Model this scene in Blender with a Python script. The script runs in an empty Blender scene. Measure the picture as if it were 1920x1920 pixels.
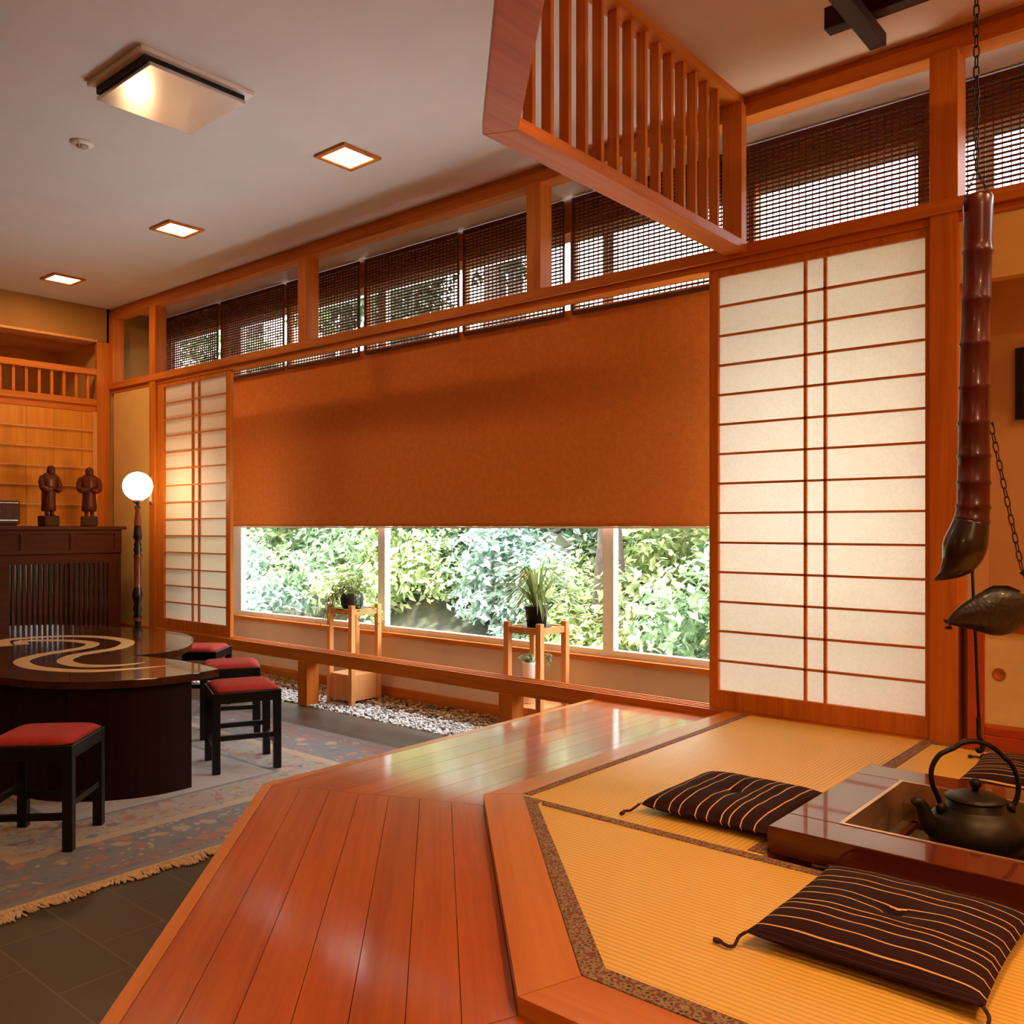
import bpy, bmesh, math, random
from math import sin, cos, pi, radians as rad, sqrt, atan2
from mathutils import Vector, Matrix
random.seed(7)
S = bpy.context.scene
C = S.collection

# ------------------------------------------------------------------ camera
FX, FY = -0.6458791, 0.7634397          # forward direction on the plan
RX, RY = 0.7634397, 0.6458791           # right direction on the plan
HC = 1.25
FPX = 1666.643
cd = bpy.data.cameras.new('camera'); cam = bpy.data.objects.new('camera', cd); C.objects.link(cam)
cam.location = (0, 0, HC); cam.rotation_euler = (rad(90), 0, atan2(-FX, FY))
cd.sensor_width = 36; cd.lens = FPX / 1920 * 36; cd.shift_y = 27 / 1920
cd.clip_start = 0.05; cd.clip_end = 200
S.camera = cam
S.view_settings.view_transform = 'Standard'; S.view_settings.look = 'None'
S.view_settings.gamma = 1; S.view_settings.use_curve_mapping = False
S.view_settings.exposure = 0.0
S.cycles.use_denoising = True
S.cycles.max_bounces = 10; S.cycles.diffuse_bounces = 6; S.cycles.glossy_bounces = 4
S.cycles.transparent_max_bounces = 16; S.cycles.transmission_bounces = 6
S.cycles.sample_clamp_indirect = 6

# ------------------------------------------------------------------ world and sun
w = bpy.data.worlds.new('sky'); S.world = w; w.use_nodes = True
bg = w.node_tree.nodes['Background']; bg.inputs[0].default_value = (0.92, 0.93, 1.0, 1); bg.inputs[1].default_value = 15.0
sd = bpy.data.lights.new('sun', 'SUN'); sd.energy = 31.0; sd.angle = rad(6); sd.color = (1, .97, .9)
so = bpy.data.objects.new('sun', sd); C.objects.link(so)
so.rotation_euler = Vector((0.30, -0.05, -1)).to_track_quat('-Z', 'Y').to_euler()
WARM = (1.0, 0.56, 0.24)
WARM2 = (1.0, 0.47, 0.15)

def P_img(px, py, d):                   # a point at distance d in front of the camera
    t = (px - 960) / FPX * d; v = (987 - py) / FPX * d
    return Vector((FX * d + RX * t, FY * d + RY * t, HC + v))

# ------------------------------------------------------------------ helpers
class MB:
    def __init__(s): s.v = []; s.f = []; s.sm = []
    def add(s, v, f, smooth=False):
        n = len(s.v); s.v += [tuple(p) for p in v]
        s.f += [tuple(i + n for i in q) for q in f]; s.sm += [smooth] * len(f)
        return s
    def box(s, x0, x1, y0, y1, z0, z1):
        v = [(x0,y0,z0),(x1,y0,z0),(x1,y1,z0),(x0,y1,z0),(x0,y0,z1),(x1,y0,z1),(x1,y1,z1),(x0,y1,z1)]
        return s.add(v, [(0,3,2,1),(4,5,6,7),(0,1,5,4),(1,2,6,5),(2,3,7,6),(3,0,4,7)])
    def prism(s, poly, z0, z1):
        n = len(poly)
        if n < 3: return s
        a = sum(poly[i][0]*poly[(i+1)%n][1]-poly[(i+1)%n][0]*poly[i][1] for i in range(n))
        if a < 0: poly = poly[::-1]
        v = [(p[0],p[1],z0) for p in poly] + [(p[0],p[1],z1) for p in poly]
        f = [tuple(range(n-1,-1,-1)), tuple(range(n, 2*n))]
        f += [(i,(i+1)%n,n+(i+1)%n,n+i) for i in range(n)]
        return s.add(v, f)
    def tube(s, path, r, seg=10, cap=True, sy=1.0):
        path = [Vector(p) for p in path]; n = len(path)
        rr = r if isinstance(r, (list, tuple)) else [r]*n
        t0 = (path[1]-path[0]).normalized()
        up = Vector((0,0,1)) if abs(t0.z) < .9 else Vector((1,0,0))
        nrm = t0.cross(up).normalized(); V = []
        for i in range(n):
            t = (path[min(i+1,n-1)]-path[max(i-1,0)]).normalized()
            nrm = (nrm - t*nrm.dot(t)).normalized(); b = t.cross(nrm)
            for k in range(seg):
                a = 2*pi*k/seg
                V.append(path[i] + nrm*cos(a)*rr[i] + b*sin(a)*rr[i]*sy)
        F = []
        for i in range(n-1):
            for k in range(seg):
                k2 = (k+1)%seg
                F.append((i*seg+k, i*seg+k2, (i+1)*seg+k2, (i+1)*seg+k))
        s.add(V, F, True)
        if cap:
            m = len(s.v)-len(V)
            s.f.append(tuple(m+k for k in range(seg-1,-1,-1))); s.sm.append(False)
            s.f.append(tuple(m+(n-1)*seg+k for k in range(seg))); s.sm.append(False)
        return s
    def lathe(s, prof, seg=32, c=(0,0,0), smooth=True):
        V = []; n = len(prof)
        for r, z in prof:
            for k in range(seg):
                a = 2*pi*k/seg; V.append((c[0]+r*cos(a), c[1]+r*sin(a), c[2]+z))
        F = []
        for i in range(n-1):
            for k in range(seg):
                k2 = (k+1)%seg; F.append((i*seg+k, i*seg+k2, (i+1)*seg+k2, (i+1)*seg+k))
        s.add(V, F, smooth)
        m = len(s.v)-len(V)
        if prof[0][0] > 1e-5: s.f.append(tuple(m+k for k in range(seg-1,-1,-1))); s.sm.append(False)
        if prof[-1][0] > 1e-5: s.f.append(tuple(m+(n-1)*seg+k for k in range(seg))); s.sm.append(False)
        return s
    def rot(s, M):
        s.v = [tuple(M @ Vector(p)) for p in s.v]; return s
    def build(s, name, mat, parent=None, bevel=0, loc=None, rz=0):
        me = bpy.data.meshes.new(name); me.from_pydata(s.v, [], s.f); me.update()
        me.polygons.foreach_set('use_smooth', s.sm)
        if mat: me.materials.append(mat)
        o = bpy.data.objects.new(name, me); C.objects.link(o)
        if parent: o.parent = parent
        if loc is not None: o.location = loc
        if rz: o.rotation_euler = (0,0,rz)
        if bevel:
            b = o.modifiers.new('bevel', 'BEVEL'); b.width = bevel; b.segments = 2; b.limit_method = 'ANGLE'; b.angle_limit = rad(40)
        return o
def bx(*a): return MB().box(*a)
def clip(poly, a, b, c):                 # keep a*x+b*y <= c
    out = []; n = len(poly)
    for i in range(n):
        p, q = poly[i], poly[(i+1)%n]; dp = a*p[0]+b*p[1]-c; dq = a*q[0]+b*q[1]-c
        if dp <= 0: out.append(p)
        if dp*dq < 0:
            t = dp/(dp-dq); out.append((p[0]+(q[0]-p[0])*t, p[1]+(q[1]-p[1])*t))
    return out
def tag(o, label, cat, group=None, kind=None):
    o['label'] = label; o['category'] = cat
    if group: o['group'] = group
    if kind: o['kind'] = kind
    return o
def struct(o, label=None, cat=None):
    o['kind'] = 'structure'
    if label: o['label'] = label; o['category'] = cat
    return o
def empty(name, loc, label, cat, group=None, rz=0, kind=None):
    o = bpy.data.objects.new(name, None); C.objects.link(o); o.location = loc; o.rotation_euler = (0,0,rz)
    o.empty_display_size = .1
    return tag(o, label, cat, group, kind)
def dup(o, loc, rz=None, label=None, parent=None):
    c = o.copy(); C.objects.link(c)
    if parent is not None: c.parent = parent
    else:
        c.location = loc
        if rz is not None: c.rotation_euler = (0,0,rz)
        if label: c['label'] = label
    for ch in list(o.children): dup(ch, None, parent=c)
    return c
def smooth_path(pts, n=8):
    out = []; P = [Vector(p) for p in pts]
    for i in range(len(P)-1):
        p0 = P[max(i-1,0)]; p1 = P[i]; p2 = P[i+1]; p3 = P[min(i+2,len(P)-1)]
        for k in range(n):
            t = k/n
            out.append(.5*((2*p1)+(p2-p0)*t+(2*p0-5*p1+4*p2-p3)*t*t+(-p0+3*p1-3*p2+p3)*t**3))
    out.append(P[-1]); return out

# ------------------------------------------------------------------ materials
def newmat(name):
    m = bpy.data.materials.new(name); m.use_nodes = True
    nt = m.node_tree; return m, nt, nt.nodes['Principled BSDF']
def N(nt, t, **k):
    n = nt.nodes.new(t)
    for a, b in k.items(): setattr(n, a, b)
    return n
def L(nt, a, b): nt.links.new(a, b)
def col(c): return (c[0], c[1], c[2], 1)
def ramp(nt, fac, stops, interp='LINEAR'):
    r = N(nt, 'ShaderNodeValToRGB'); r.color_ramp.interpolation = interp
    el = r.color_ramp.elements
    while len(el) < len(stops): el.new(0.5)
    for e, (p, c) in zip(el, stops): e.position = p; e.color = col(c)
    L(nt, fac, r.inputs[0]); return r.outputs[0]
def tex(nt, coord='Object', scale=(1,1,1), rot=(0,0,0)):
    t = N(nt, 'ShaderNodeTexCoord'); mp = N(nt, 'ShaderNodeMapping')
    mp.inputs['Scale'].default_value = scale; mp.inputs['Rotation'].default_value = rot
    L(nt, t.outputs[coord], mp.inputs[0]); return mp.outputs[0]
def noise(nt, vec, scale, detail=3, rough=.5, dist=0):
    n = N(nt, 'ShaderNodeTexNoise'); n.inputs['Scale'].default_value = scale; n.inputs['Detail'].default_value = detail
    n.inputs['Roughness'].default_value = rough; n.inputs['Distortion'].default_value = dist
    L(nt, vec, n.inputs['Vector']); return n.outputs['Fac']
def math_(nt, op, a, b=None, c=None):
    m = N(nt, 'ShaderNodeMath', operation=op)
    for i, x in enumerate((a, b, c)):
        if x is None: continue
        if isinstance(x, (int, float)): m.inputs[i].default_value = x
        else: L(nt, x, m.inputs[i])
    return m.outputs[0]
def mixc(nt, fac, a, b, mode='MIX'):
    m = N(nt, 'ShaderNodeMix', data_type='RGBA', blend_type=mode)
    for i, x in ((0, fac), (6, a), (7, b)):
        if isinstance(x, (int, float)): m.inputs[i].default_value = x
        elif isinstance(x, tuple): m.inputs[i].default_value = col(x)
        else: L(nt, x, m.inputs[i])
    return m.outputs[2]
def bump(nt, b, h, strength=.3, dist=.002):
    n = N(nt, 'ShaderNodeBump'); n.inputs['Strength'].default_value = strength; n.inputs['Distance'].default_value = dist
    L(nt, h, n.inputs['Height']); L(nt, n.outputs[0], b.inputs['Normal'])
def plain(name, c, rough=.5, metal=0, coat=0, var=0.0, vs=8, spec=None):
    m, nt, b = newmat(name)
    b.inputs['Roughness'].default_value = rough; b.inputs['Metallic'].default_value = metal
    b.inputs['Coat Weight'].default_value = coat; b.inputs['Coat Roughness'].default_value = .08
    if spec is not None: b.inputs['Specular IOR Level'].default_value = spec
    n = noise(nt, tex(nt), vs, 4)
    lo = tuple(x*(1-var) for x in c); hi = tuple(min(1, x*(1+var)) for x in c)
    L(nt, ramp(nt, n, [(.3, lo), (.7, hi)]), b.inputs['Base Color'])
    return m
def wood(name, c1, c2, axis='X', rough=.35, coat=0.0, fine=1.0, island=0.0, coatr=.08, spec=.13):
    m, nt, b = newmat(name)
    sc = {'X': (.9, 22, 22), 'Y': (22, .9, 22), 'Z': (22, 22, .9)}[axis]
    sc = tuple(x*fine for x in sc)
    v = tex(nt, 'Object', sc)
    if island:
        g = N(nt, 'ShaderNodeNewGeometry'); ad = N(nt, 'ShaderNodeVectorMath', operation='ADD')
        cb = N(nt, 'ShaderNodeCombineXYZ'); r7 = math_(nt, 'MULTIPLY', g.outputs['Random Per Island'], 37.0)
        for i in range(3): L(nt, r7, cb.inputs[i])
        L(nt, v, ad.inputs[0]); L(nt, cb.outputs[0], ad.inputs[1]); v = ad.outputs[0]
    n1 = noise(nt, v, 1.0, 5, .6, .6); n2 = noise(nt, v, 4.0, 3, .6)
    f = math_(nt, 'ADD', math_(nt, 'MULTIPLY', n1, .7), math_(nt, 'MULTIPLY', n2, .3))
    c = ramp(nt, f, [(.33, c1), (.66, c2)])
    if island:
        k = math_(nt, 'ADD', math_(nt, 'MULTIPLY', g.outputs['Random Per Island'], island), 1-island*.5)
        hs = N(nt, 'ShaderNodeHueSaturation'); L(nt, k, hs.inputs['Value']); L(nt, c, hs.inputs['Color']); c = hs.outputs[0]
    L(nt, c, b.inputs['Base Color'])
    b.inputs['Roughness'].default_value = rough; b.inputs['Coat Weight'].default_value = coat
    b.inputs['Coat Roughness'].default_value = coatr; b.inputs['Coat IOR'].default_value = 1.75 if name == 'deck_cedar' else 1.5; b.inputs['Specular IOR Level'].default_value = spec
    bump(nt, b, n2, .06, .001)
    return m
def emit(name, c, s):
    m = bpy.data.materials.new(name); m.use_nodes = True; nt = m.node_tree
    nt.nodes.clear(); e = N(nt, 'ShaderNodeEmission'); e.inputs[0].default_value = col(c); e.inputs[1].default_value = s
    o = N(nt, 'ShaderNodeOutputMaterial'); L(nt, e.outputs[0], o.inputs[0]); return m

HI1, HI2 = (.46, .115, .013), (.64, .20, .028)         # oiled cedar
M_wx = wood('cedar_x', HI1, HI2, 'X', .45, .0)
M_wy = wood('cedar_y', HI1, HI2, 'Y', .45, .0)
M_wz = wood('cedar_z', HI1, HI2, 'Z', .45, .0)
M_light = wood('pale_cedar', (.62,.27,.09), (.78,.38,.14), 'Z', .45)
M_deck = wood('deck_cedar', (.38,.064,.004), (.52,.120,.010), 'X', .36, 1.0, 1.0, .26, .11, .1)
M_kam = wood('sill_cedar', (.50,.14,.02), (.64,.22,.035), 'X', .34, .25, .8, .0, .12)
M_board = wood('panel_board', (.58,.21,.022), (.74,.31,.045), 'Z', .5, 0, .6, .15)
M_dark = wood('dark_oak', (.030,.009,.003), (.060,.019,.006), 'X', .5, .0, 1, 0, .1, .15)
M_darkz = wood('dark_oak_z', (.040,.013,.006), (.085,.030,.012), 'Z', .35, .3)
M_cab = wood('cabinet_wood', (.055,.011,.003), (.10,.022,.006), 'Y', .55, .0, 1, 0, .1, .15)
M_table = wood('table_wood', (.030,.008,.004), (.070,.020,.008), 'X', .16, .8, .5, 0, .04)
M_tbase = wood('table_base_wood', (.010,.0025,.002), (.020,.005,.003), 'Z', .45, .0)
M_hearth = wood('hearth_wood', (.09,.013,.006), (.16,.030,.011), 'X', .18, .8, .6, 0, .04)
M_statue = wood('carved_wood', (.055,.009,.003), (.12,.024,.007), 'Z', .45, .1, 2, 0, .1, .2)
M_ceil = plain('plaster_ceiling', (.71,.67,.66), .9, var=.03, vs=3)
M_wall = plain('plaster_wall', (.72,.45,.15), .9, var=.04, vs=6)
M_drop = plain('ochre_plaster', (.40,.20,.05), .9, var=.05, vs=4)
M_beige = plain('beige_wall', (.74,.53,.33), .85, var=.05, vs=5)
M_brownwall = plain('brown_plaster', (.55,.33,.15), .9, var=.06, vs=4)
M_alu = plain('white_aluminium', (.85,.86,.88), .35, 0, var=.02)
M_alud = plain('brown_aluminium', (.34,.27,.22), .4, .0, var=.05)
M_black = plain('black_lacquer', (.004,.004,.005), .35, 0, .0, var=.2, spec=.3)
M_pot = plain('black_plastic', (.012,.012,.014), .4, var=.2)
M_iron = plain('cast_iron', (.022,.015,.010), .42, .5, var=.35, vs=60)
M_ironb = plain('dark_iron', (.012,.009,.008), .45, .5, var=.3, vs=40)
M_lacq = plain('red_lacquer', (.065,.002,.002), .34, 0, .2, var=.25, vs=14)
M_chain = plain('chain_iron', (.10,.030,.015), .45, .6, var=.3, vs=60)
M_redcloth = plain('red_cushion', (.42,.022,.018), .8, var=.12, vs=40)
M_white = plain('white_enamel', (.85,.82,.78), .35, var=.02)
M_chrome = plain('chrome', (.5,.47,.43), .25, 1, var=.05)
M_void = plain('dark_slot', (.006,.005,.004), .7, var=.1)
M_paint = plain('inlay_cream', (.80,.55,.27), .35, 0, .3, var=.04)
M_brass = plain('copper_trim', (.75,.50,.34), .3, .8, var=.1)
M_ash = plain('ash', (.10,.075,.05), .95, var=.35, vs=30)
M_leaf_a = None

# room-specific materials
def m_tatami(axis):
    m, nt, b = newmat('tatami_'+axis)
    t = N(nt, 'ShaderNodeTexCoord'); sp = N(nt, 'ShaderNodeSeparateXYZ'); L(nt, t.outputs['Object'], sp.inputs[0])
    a, c = (sp.outputs[1], sp.outputs[0]) if axis == 'x' else (sp.outputs[0], sp.outputs[1])
    wv = math_(nt, 'ABSOLUTE', math_(nt, 'SINE', math_(nt, 'MULTIPLY', a, pi/.0155)))
    w2 = math_(nt, 'SINE', math_(nt, 'MULTIPLY', c, 2*pi/.009))
    n = noise(nt, tex(nt, 'Object', (3, 60, 1) if axis == 'x' else (60, 3, 1)), 3, 3)
    cc = ramp(nt, wv, [(0, (.50,.27,.045)), (.35, (.80,.47,.085)), (1, (.87,.54,.11))])
    cc = mixc(nt, math_(nt, 'MULTIPLY', n, .35), cc, (.70,.38,.065))
    L(nt, cc, b.inputs['Base Color']); b.inputs['Roughness'].default_value = .42
    b.inputs['Specular IOR Level'].default_value = .45
    h = math_(nt, 'ADD', wv, math_(nt, 'MULTIPLY', w2, .15)); bump(nt, b, h, .6, .0016)
    return m
M_tx, M_ty = m_tatami('x'), m_tatami('y')
def m_heri():
    m, nt, b = newmat('brocade_edging')
    v = tex(nt); vo = N(nt, 'ShaderNodeTexVoronoi'); vo.inputs['Scale'].default_value = 70; L(nt, v, vo.inputs['Vector'])
    n = noise(nt, v, 120, 2)
    f = math_(nt, 'ADD', math_(nt, 'MULTIPLY', vo.outputs['Distance'], .7), math_(nt, 'MULTIPLY', n, .5))
    L(nt, ramp(nt, f, [(.34, (.035,.02,.015)), (.46, (.20,.12,.06)), (.58, (.34,.24,.12)), (.7, (.18,.05,.04))]), b.inputs['Base Color'])
    b.inputs['Roughness'].default_value = .8
    return m
M_heri = m_heri()
def m_zab():
    m, nt, b = newmat('striped_cotton')
    t = N(nt, 'ShaderNodeTexCoord'); sp = N(nt, 'ShaderNodeSeparateXYZ'); L(nt, t.outputs['Object'], sp.inputs[0])
    y = math_(nt, 'ADD', math_(nt, 'DIVIDE', sp.outputs[1], .46), .5)
    n = noise(nt, tex(nt), 3, 2); y = math_(nt, 'ADD', y, math_(nt, 'MULTIPLY', math_(nt, 'SUBTRACT', n, .5), .008))
    wv = math_(nt, 'SINE', math_(nt, 'MULTIPLY', y, 2*pi*62))
    base = ramp(nt, noise(nt, tex(nt, 'Object', (0.01, 26, 0.01)), 1, 2), [(.35, (.010,.005,.008)), (.5, (.026,.006,.008)), (.62, (.016,.009,.018)), (.7, (.034,.008,.005))])
    fine = ramp(nt, wv, [(.80, (0,0,0)), (.97, (1,1,1))])
    c = mixc(nt, math_(nt, 'MULTIPLY', fine, .22), base, (.20,.08,.04))
    st = [(0,(0,0,0))]
    for p in (.055,.145,.235,.315,.37,.465,.545,.66,.73,.835,.925):
        st += [(p-.0075,(0,0,0)), (p-.004,(1,1,1)), (p+.004,(1,1,1))] if False else [(p-.004,(1,1,1)), (p+.004,(0,0,0))]
    msk = ramp(nt, y, st, 'CONSTANT')
    c = mixc(nt, msk, c, (.80,.47,.19))
    L(nt, c, b.inputs['Base Color']); b.inputs['Roughness'].default_value = .85
    b.inputs['Specular IOR Level'].default_value = .15
    return m
M_zab = m_zab()
M_cord = plain('dark_cord', (.045,.012,.014), .8, var=.3, vs=60)
def m_shade():
    m, nt, b = newmat('woven_shade')
    v = tex(nt, 'Object', (1,1,1)); n = noise(nt, v, 160, 3); n2 = noise(nt, v, 25, 3)
    f = math_(nt, 'ADD', math_(nt, 'MULTIPLY', n, .6), math_(nt, 'MULTIPLY', n2, .4))
    L(nt, ramp(nt, f, [(.35, (.62,.165,.018)), (.65, (.78,.235,.032))]), b.inputs['Base Color'])
    b.inputs['Roughness'].default_value = .8; return m
M_shade = m_shade()
def m_paper():
    m = bpy.data.materials.new('washi_paper'); m.use_nodes = True; nt = m.node_tree; nt.nodes.clear()
    d = N(nt, 'ShaderNodeBsdfDiffuse'); t = N(nt, 'ShaderNodeBsdfTranslucent'); mx = N(nt, 'ShaderNodeMixShader')
    n = noise(nt, tex(nt, 'Object', (1,1,1)), 90, 4)
    c = ramp(nt, n, [(.3, (.90,.85,.77)), (.7, (.96,.92,.85))])
    L(nt, c, d.inputs[0]); L(nt, c, t.inputs[0]); mx.inputs[0].default_value = .54
    L(nt, d.outputs[0], mx.inputs[1]); L(nt, t.outputs[0], mx.inputs[2])
    o = N(nt, 'ShaderNodeOutputMaterial'); L(nt, mx.outputs[0], o.inputs[0]); return m
M_paper = m_paper()
def m_glass():
    m = bpy.data.materials.new('window_glass'); m.use_nodes = True; nt = m.node_tree; nt.nodes.clear()
    t = N(nt, 'ShaderNodeBsdfTransparent'); t.inputs[0].default_value = (.95,.97,.96,1)
    g = N(nt, 'ShaderNodeBsdfGlossy'); g.inputs['Roughness'].default_value = .02
    lw = N(nt, 'ShaderNodeLayerWeight'); mx = N(nt, 'ShaderNodeMixShader')
    L(nt, math_(nt, 'ADD', math_(nt, 'MULTIPLY', math_(nt, 'POWER', lw.outputs['Facing'], 4.0), .5), .03), mx.inputs[0]); L(nt, t.outputs[0], mx.inputs[1]); L(nt, g.outputs[0], mx.inputs[2])
    o = N(nt, 'ShaderNodeOutputMaterial'); L(nt, mx.outputs[0], o.inputs[0]); return m
M_glass = m_glass()
def m_slate():
    m, nt, b = newmat('slate_tiles')
    br = N(nt, 'ShaderNodeTexBrick'); L(nt, tex(nt, 'Object'), br.inputs['Vector'])
    br.inputs['Scale'].default_value = 1; br.inputs['Brick Width'].default_value = .41; br.inputs['Row Height'].default_value = .2055
    br.inputs['Mortar Size'].default_value = .0035; br.inputs['Mortar Smooth'].default_value = .2
    br.inputs['Color1'].default_value = (.062,.047,.030,1); br.inputs['Color2'].default_value = (.085,.066,.043,1)
    br.inputs['Mortar'].default_value = (.16,.12,.075,1)
    n = noise(nt, tex(nt), 9, 5); c = mixc(nt, math_(nt, 'MULTIPLY', n, .5), br.outputs[0], (.05,.038,.026))
    L(nt, c, b.inputs['Base Color']); b.inputs['Roughness'].default_value = .42
    bump(nt, b, math_(nt, 'SUBTRACT', n, br.outputs['Fac']), .25, .003); return m
M_slate = m_slate()
def m_rug():
    m, nt, b = newmat('oriental_rug')
    t = N(nt, 'ShaderNodeTexCoord'); sp = N(nt, 'ShaderNodeSeparateXYZ'); L(nt, t.outputs['Object'], sp.inputs[0])
    # distance in from the edge of the rug (object origin at centre, half sizes 1.86 x 1.24)
    dx = math_(nt, 'SUBTRACT', 1.86, math_(nt, 'ABSOLUTE', sp.outputs[0]))
    dy = math_(nt, 'SUBTRACT', 1.24, math_(nt, 'ABSOLUTE', sp.outputs[1]))
    d = math_(nt, 'MINIMUM', dx, dy)
    v = tex(nt); nw = N(nt, 'ShaderNodeTexNoise'); nw.inputs['Scale'].default_value = 9; L(nt, v, nw.inputs['Vector'])
    wv = N(nt, 'ShaderNodeVectorMath', operation='SCALE'); wv.inputs['Scale'].default_value = .10; L(nt, nw.outputs['Color'], wv.inputs[0])
    va = N(nt, 'ShaderNodeVectorMath', operation='ADD'); L(nt, v, va.inputs[0]); L(nt, wv.outputs[0], va.inputs[1])
    def flowers(scale, base):
        vo = N(nt, 'ShaderNodeTexVoronoi'); vo.inputs['Scale'].default_value = scale; L(nt, va.outputs[0], vo.inputs['Vector'])
        vs = N(nt, 'ShaderNodeTexVoronoi'); vs.inputs['Scale'].default_value = scale*3.1; L(nt, va.outputs[0], vs.inputs['Vector'])
        sep = N(nt, 'ShaderNodeSeparateColor'); L(nt, vo.outputs['Color'], sep.inputs[0])
        pet = ramp(nt, sep.outputs[0], [(0,(.34,.07,.04)),(.35,(.46,.30,.16)),(.6,(.07,.08,.13)),(.8,(.42,.13,.06))], 'CONSTANT')
        m1 = ramp(nt, vo.outputs['Distance'], [(.30,(1,1,1)),(.38,(0,0,0))])
        m2 = ramp(nt, vs.outputs['Distance'], [(.30,(1,1,1)),(.36,(0,0,0))])
        sep2 = N(nt, 'ShaderNodeSeparateColor'); L(nt, vs.outputs['Color'], sep2.inputs[0])
        p2 = ramp(nt, sep2.outputs[1], [(0,(.06,.07,.10)),(.4,(.40,.10,.06)),(.7,(.50,.38,.24))], 'CONSTANT')
        c = mixc(nt, math_(nt, 'MULTIPLY', m2, .75), base, p2)
        return mixc(nt, math_(nt, 'MULTIPLY', m1, .85), c, pet)
    field = None
    band = flowers(9, (.125,.12,.13))
    inner = flowers(13, (.34,.27,.20))
    fl = flowers(4.5, (.42,.36,.31)); field = mixc(nt, .28, (.42,.37,.33), fl)
    c = mixc(nt, ramp(nt, d, [(.40,(1,1,1)),(.401,(0,0,0))], 'CONSTANT'), field, band)
    def bandmask(a, bb):
        return math_(nt, 'MULTIPLY', math_(nt, 'GREATER_THAN', d, a), math_(nt, 'LESS_THAN', d, bb))
    c = mixc(nt, bandmask(.46, .70), c, inner)
    c = mixc(nt, bandmask(.40, .46), c, (.46,.32,.18))
    c = mixc(nt, bandmask(.70, .725), c, (.12,.12,.15))
    c = mixc(nt, bandmask(.0, .05), c, (.17,.15,.15))
    c = mixc(nt, bandmask(.085, .10), c, (.34,.06,.05))
    n = noise(nt, v, 240, 2)
    c = mixc(nt, math_(nt, 'MULTIPLY', n, .3), c, (.10,.08,.07))
    L(nt, c, b.inputs['Base Color']); b.inputs['Roughness'].default_value = .9; b.inputs['Sheen Weight'].default_value = .3
    bump(nt, b, n, .4, .003); return m
M_rug = m_rug()
M_fringe = plain('cream_fringe', (.62,.44,.27), .9, var=.2, vs=60)
def m_leaf(name, c1, c2, tr=.35):
    m = bpy.data.materials.new(name); m.use_nodes = True; nt = m.node_tree; nt.nodes.clear()
    g = N(nt, 'ShaderNodeNewGeometry')
    c = ramp(nt, g.outputs['Random Per Island'], [(0, c1), (.6, c2), (1, tuple(min(1, x*1.35+.05) for x in c2))])
    d = N(nt, 'ShaderNodeBsdfDiffuse'); t = N(nt, 'ShaderNodeBsdfTranslucent'); mx = N(nt, 'ShaderNodeMixShader'); mx.inputs[0].default_value = tr
    L(nt, c, d.inputs[0]); L(nt, c, t.inputs[0]); L(nt, d.outputs[0], mx.inputs[1]); L(nt, t.outputs[0], mx.inputs[2])
    gl = N(nt, 'ShaderNodeBsdfGlossy'); gl.inputs['Roughness'].default_value = .35; m2 = N(nt, 'ShaderNodeMixShader'); m2.inputs[0].default_value = .07
    L(nt, mx.outputs[0], m2.inputs[1]); L(nt, gl.outputs[0], m2.inputs[2])
    o = N(nt, 'ShaderNodeOutputMaterial'); L(nt, m2.outputs[0], o.inputs[0]); return m
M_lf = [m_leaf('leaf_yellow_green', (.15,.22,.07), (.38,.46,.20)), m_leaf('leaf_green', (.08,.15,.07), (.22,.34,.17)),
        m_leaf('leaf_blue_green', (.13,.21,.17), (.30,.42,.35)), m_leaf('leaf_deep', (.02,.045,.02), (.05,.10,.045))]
M_soil = plain('garden_soil', (.05,.055,.03), .95, var=.4, vs=6)
M_bark = plain('tree_bark', (.09,.065,.05), .95, var=.4, vs=20)

# ------------------------------------------------------------------ setting
D = 3.786            # front face of the screen line
YO = 4.34            # outer wall
XW = -7.98           # far end wall
ZC = 3.215
struct(bx(-8.2, 3.2, -3.6, 3.80, -.12, 0).build('floor', M_slate), 'dark slate tiled floor', 'floor')
gbase = bx(-8.2, 3.2, 3.80, 4.5, -.12, -.02).build('floor_gravel_bed', M_soil); struct(gbase, 'soil bed under the gravel strip', 'floor')
struct(bx(-8.3, 3.3, -3.7, 4.42, ZC, ZC+.3).build('ceiling', M_ceil), 'off-white plaster ceiling', 'ceiling')
cp = MB().prism([(-1.86,3.786),(-1.86,2.12),(.74,-.48),(3.2,-.48),(3.2,3.786)], ZC-.004, ZC+.001).build('ceiling_lamplit_tint', plain('plaster_lamplit_tint', (.58,.38,.24), .9, var=.04, vs=3)); struct(cp, 'ceiling above the tatami floor with warm lamplight painted in', 'ceiling')  # same plaster; browner colour stands in for warmer, dimmer light here
struct(bx(3.2, 3.3, -3.7, 4.5, -.1, ZC+.1).build('wall_right', M_wall), 'plaster wall right of the camera', 'wall')
struct(bx(-9.3, 3.3, -3.7, -3.6, -.1, ZC+.1).build('wall_back', M_wall), 'plaster wall behind the camera', 'wall')
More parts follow.
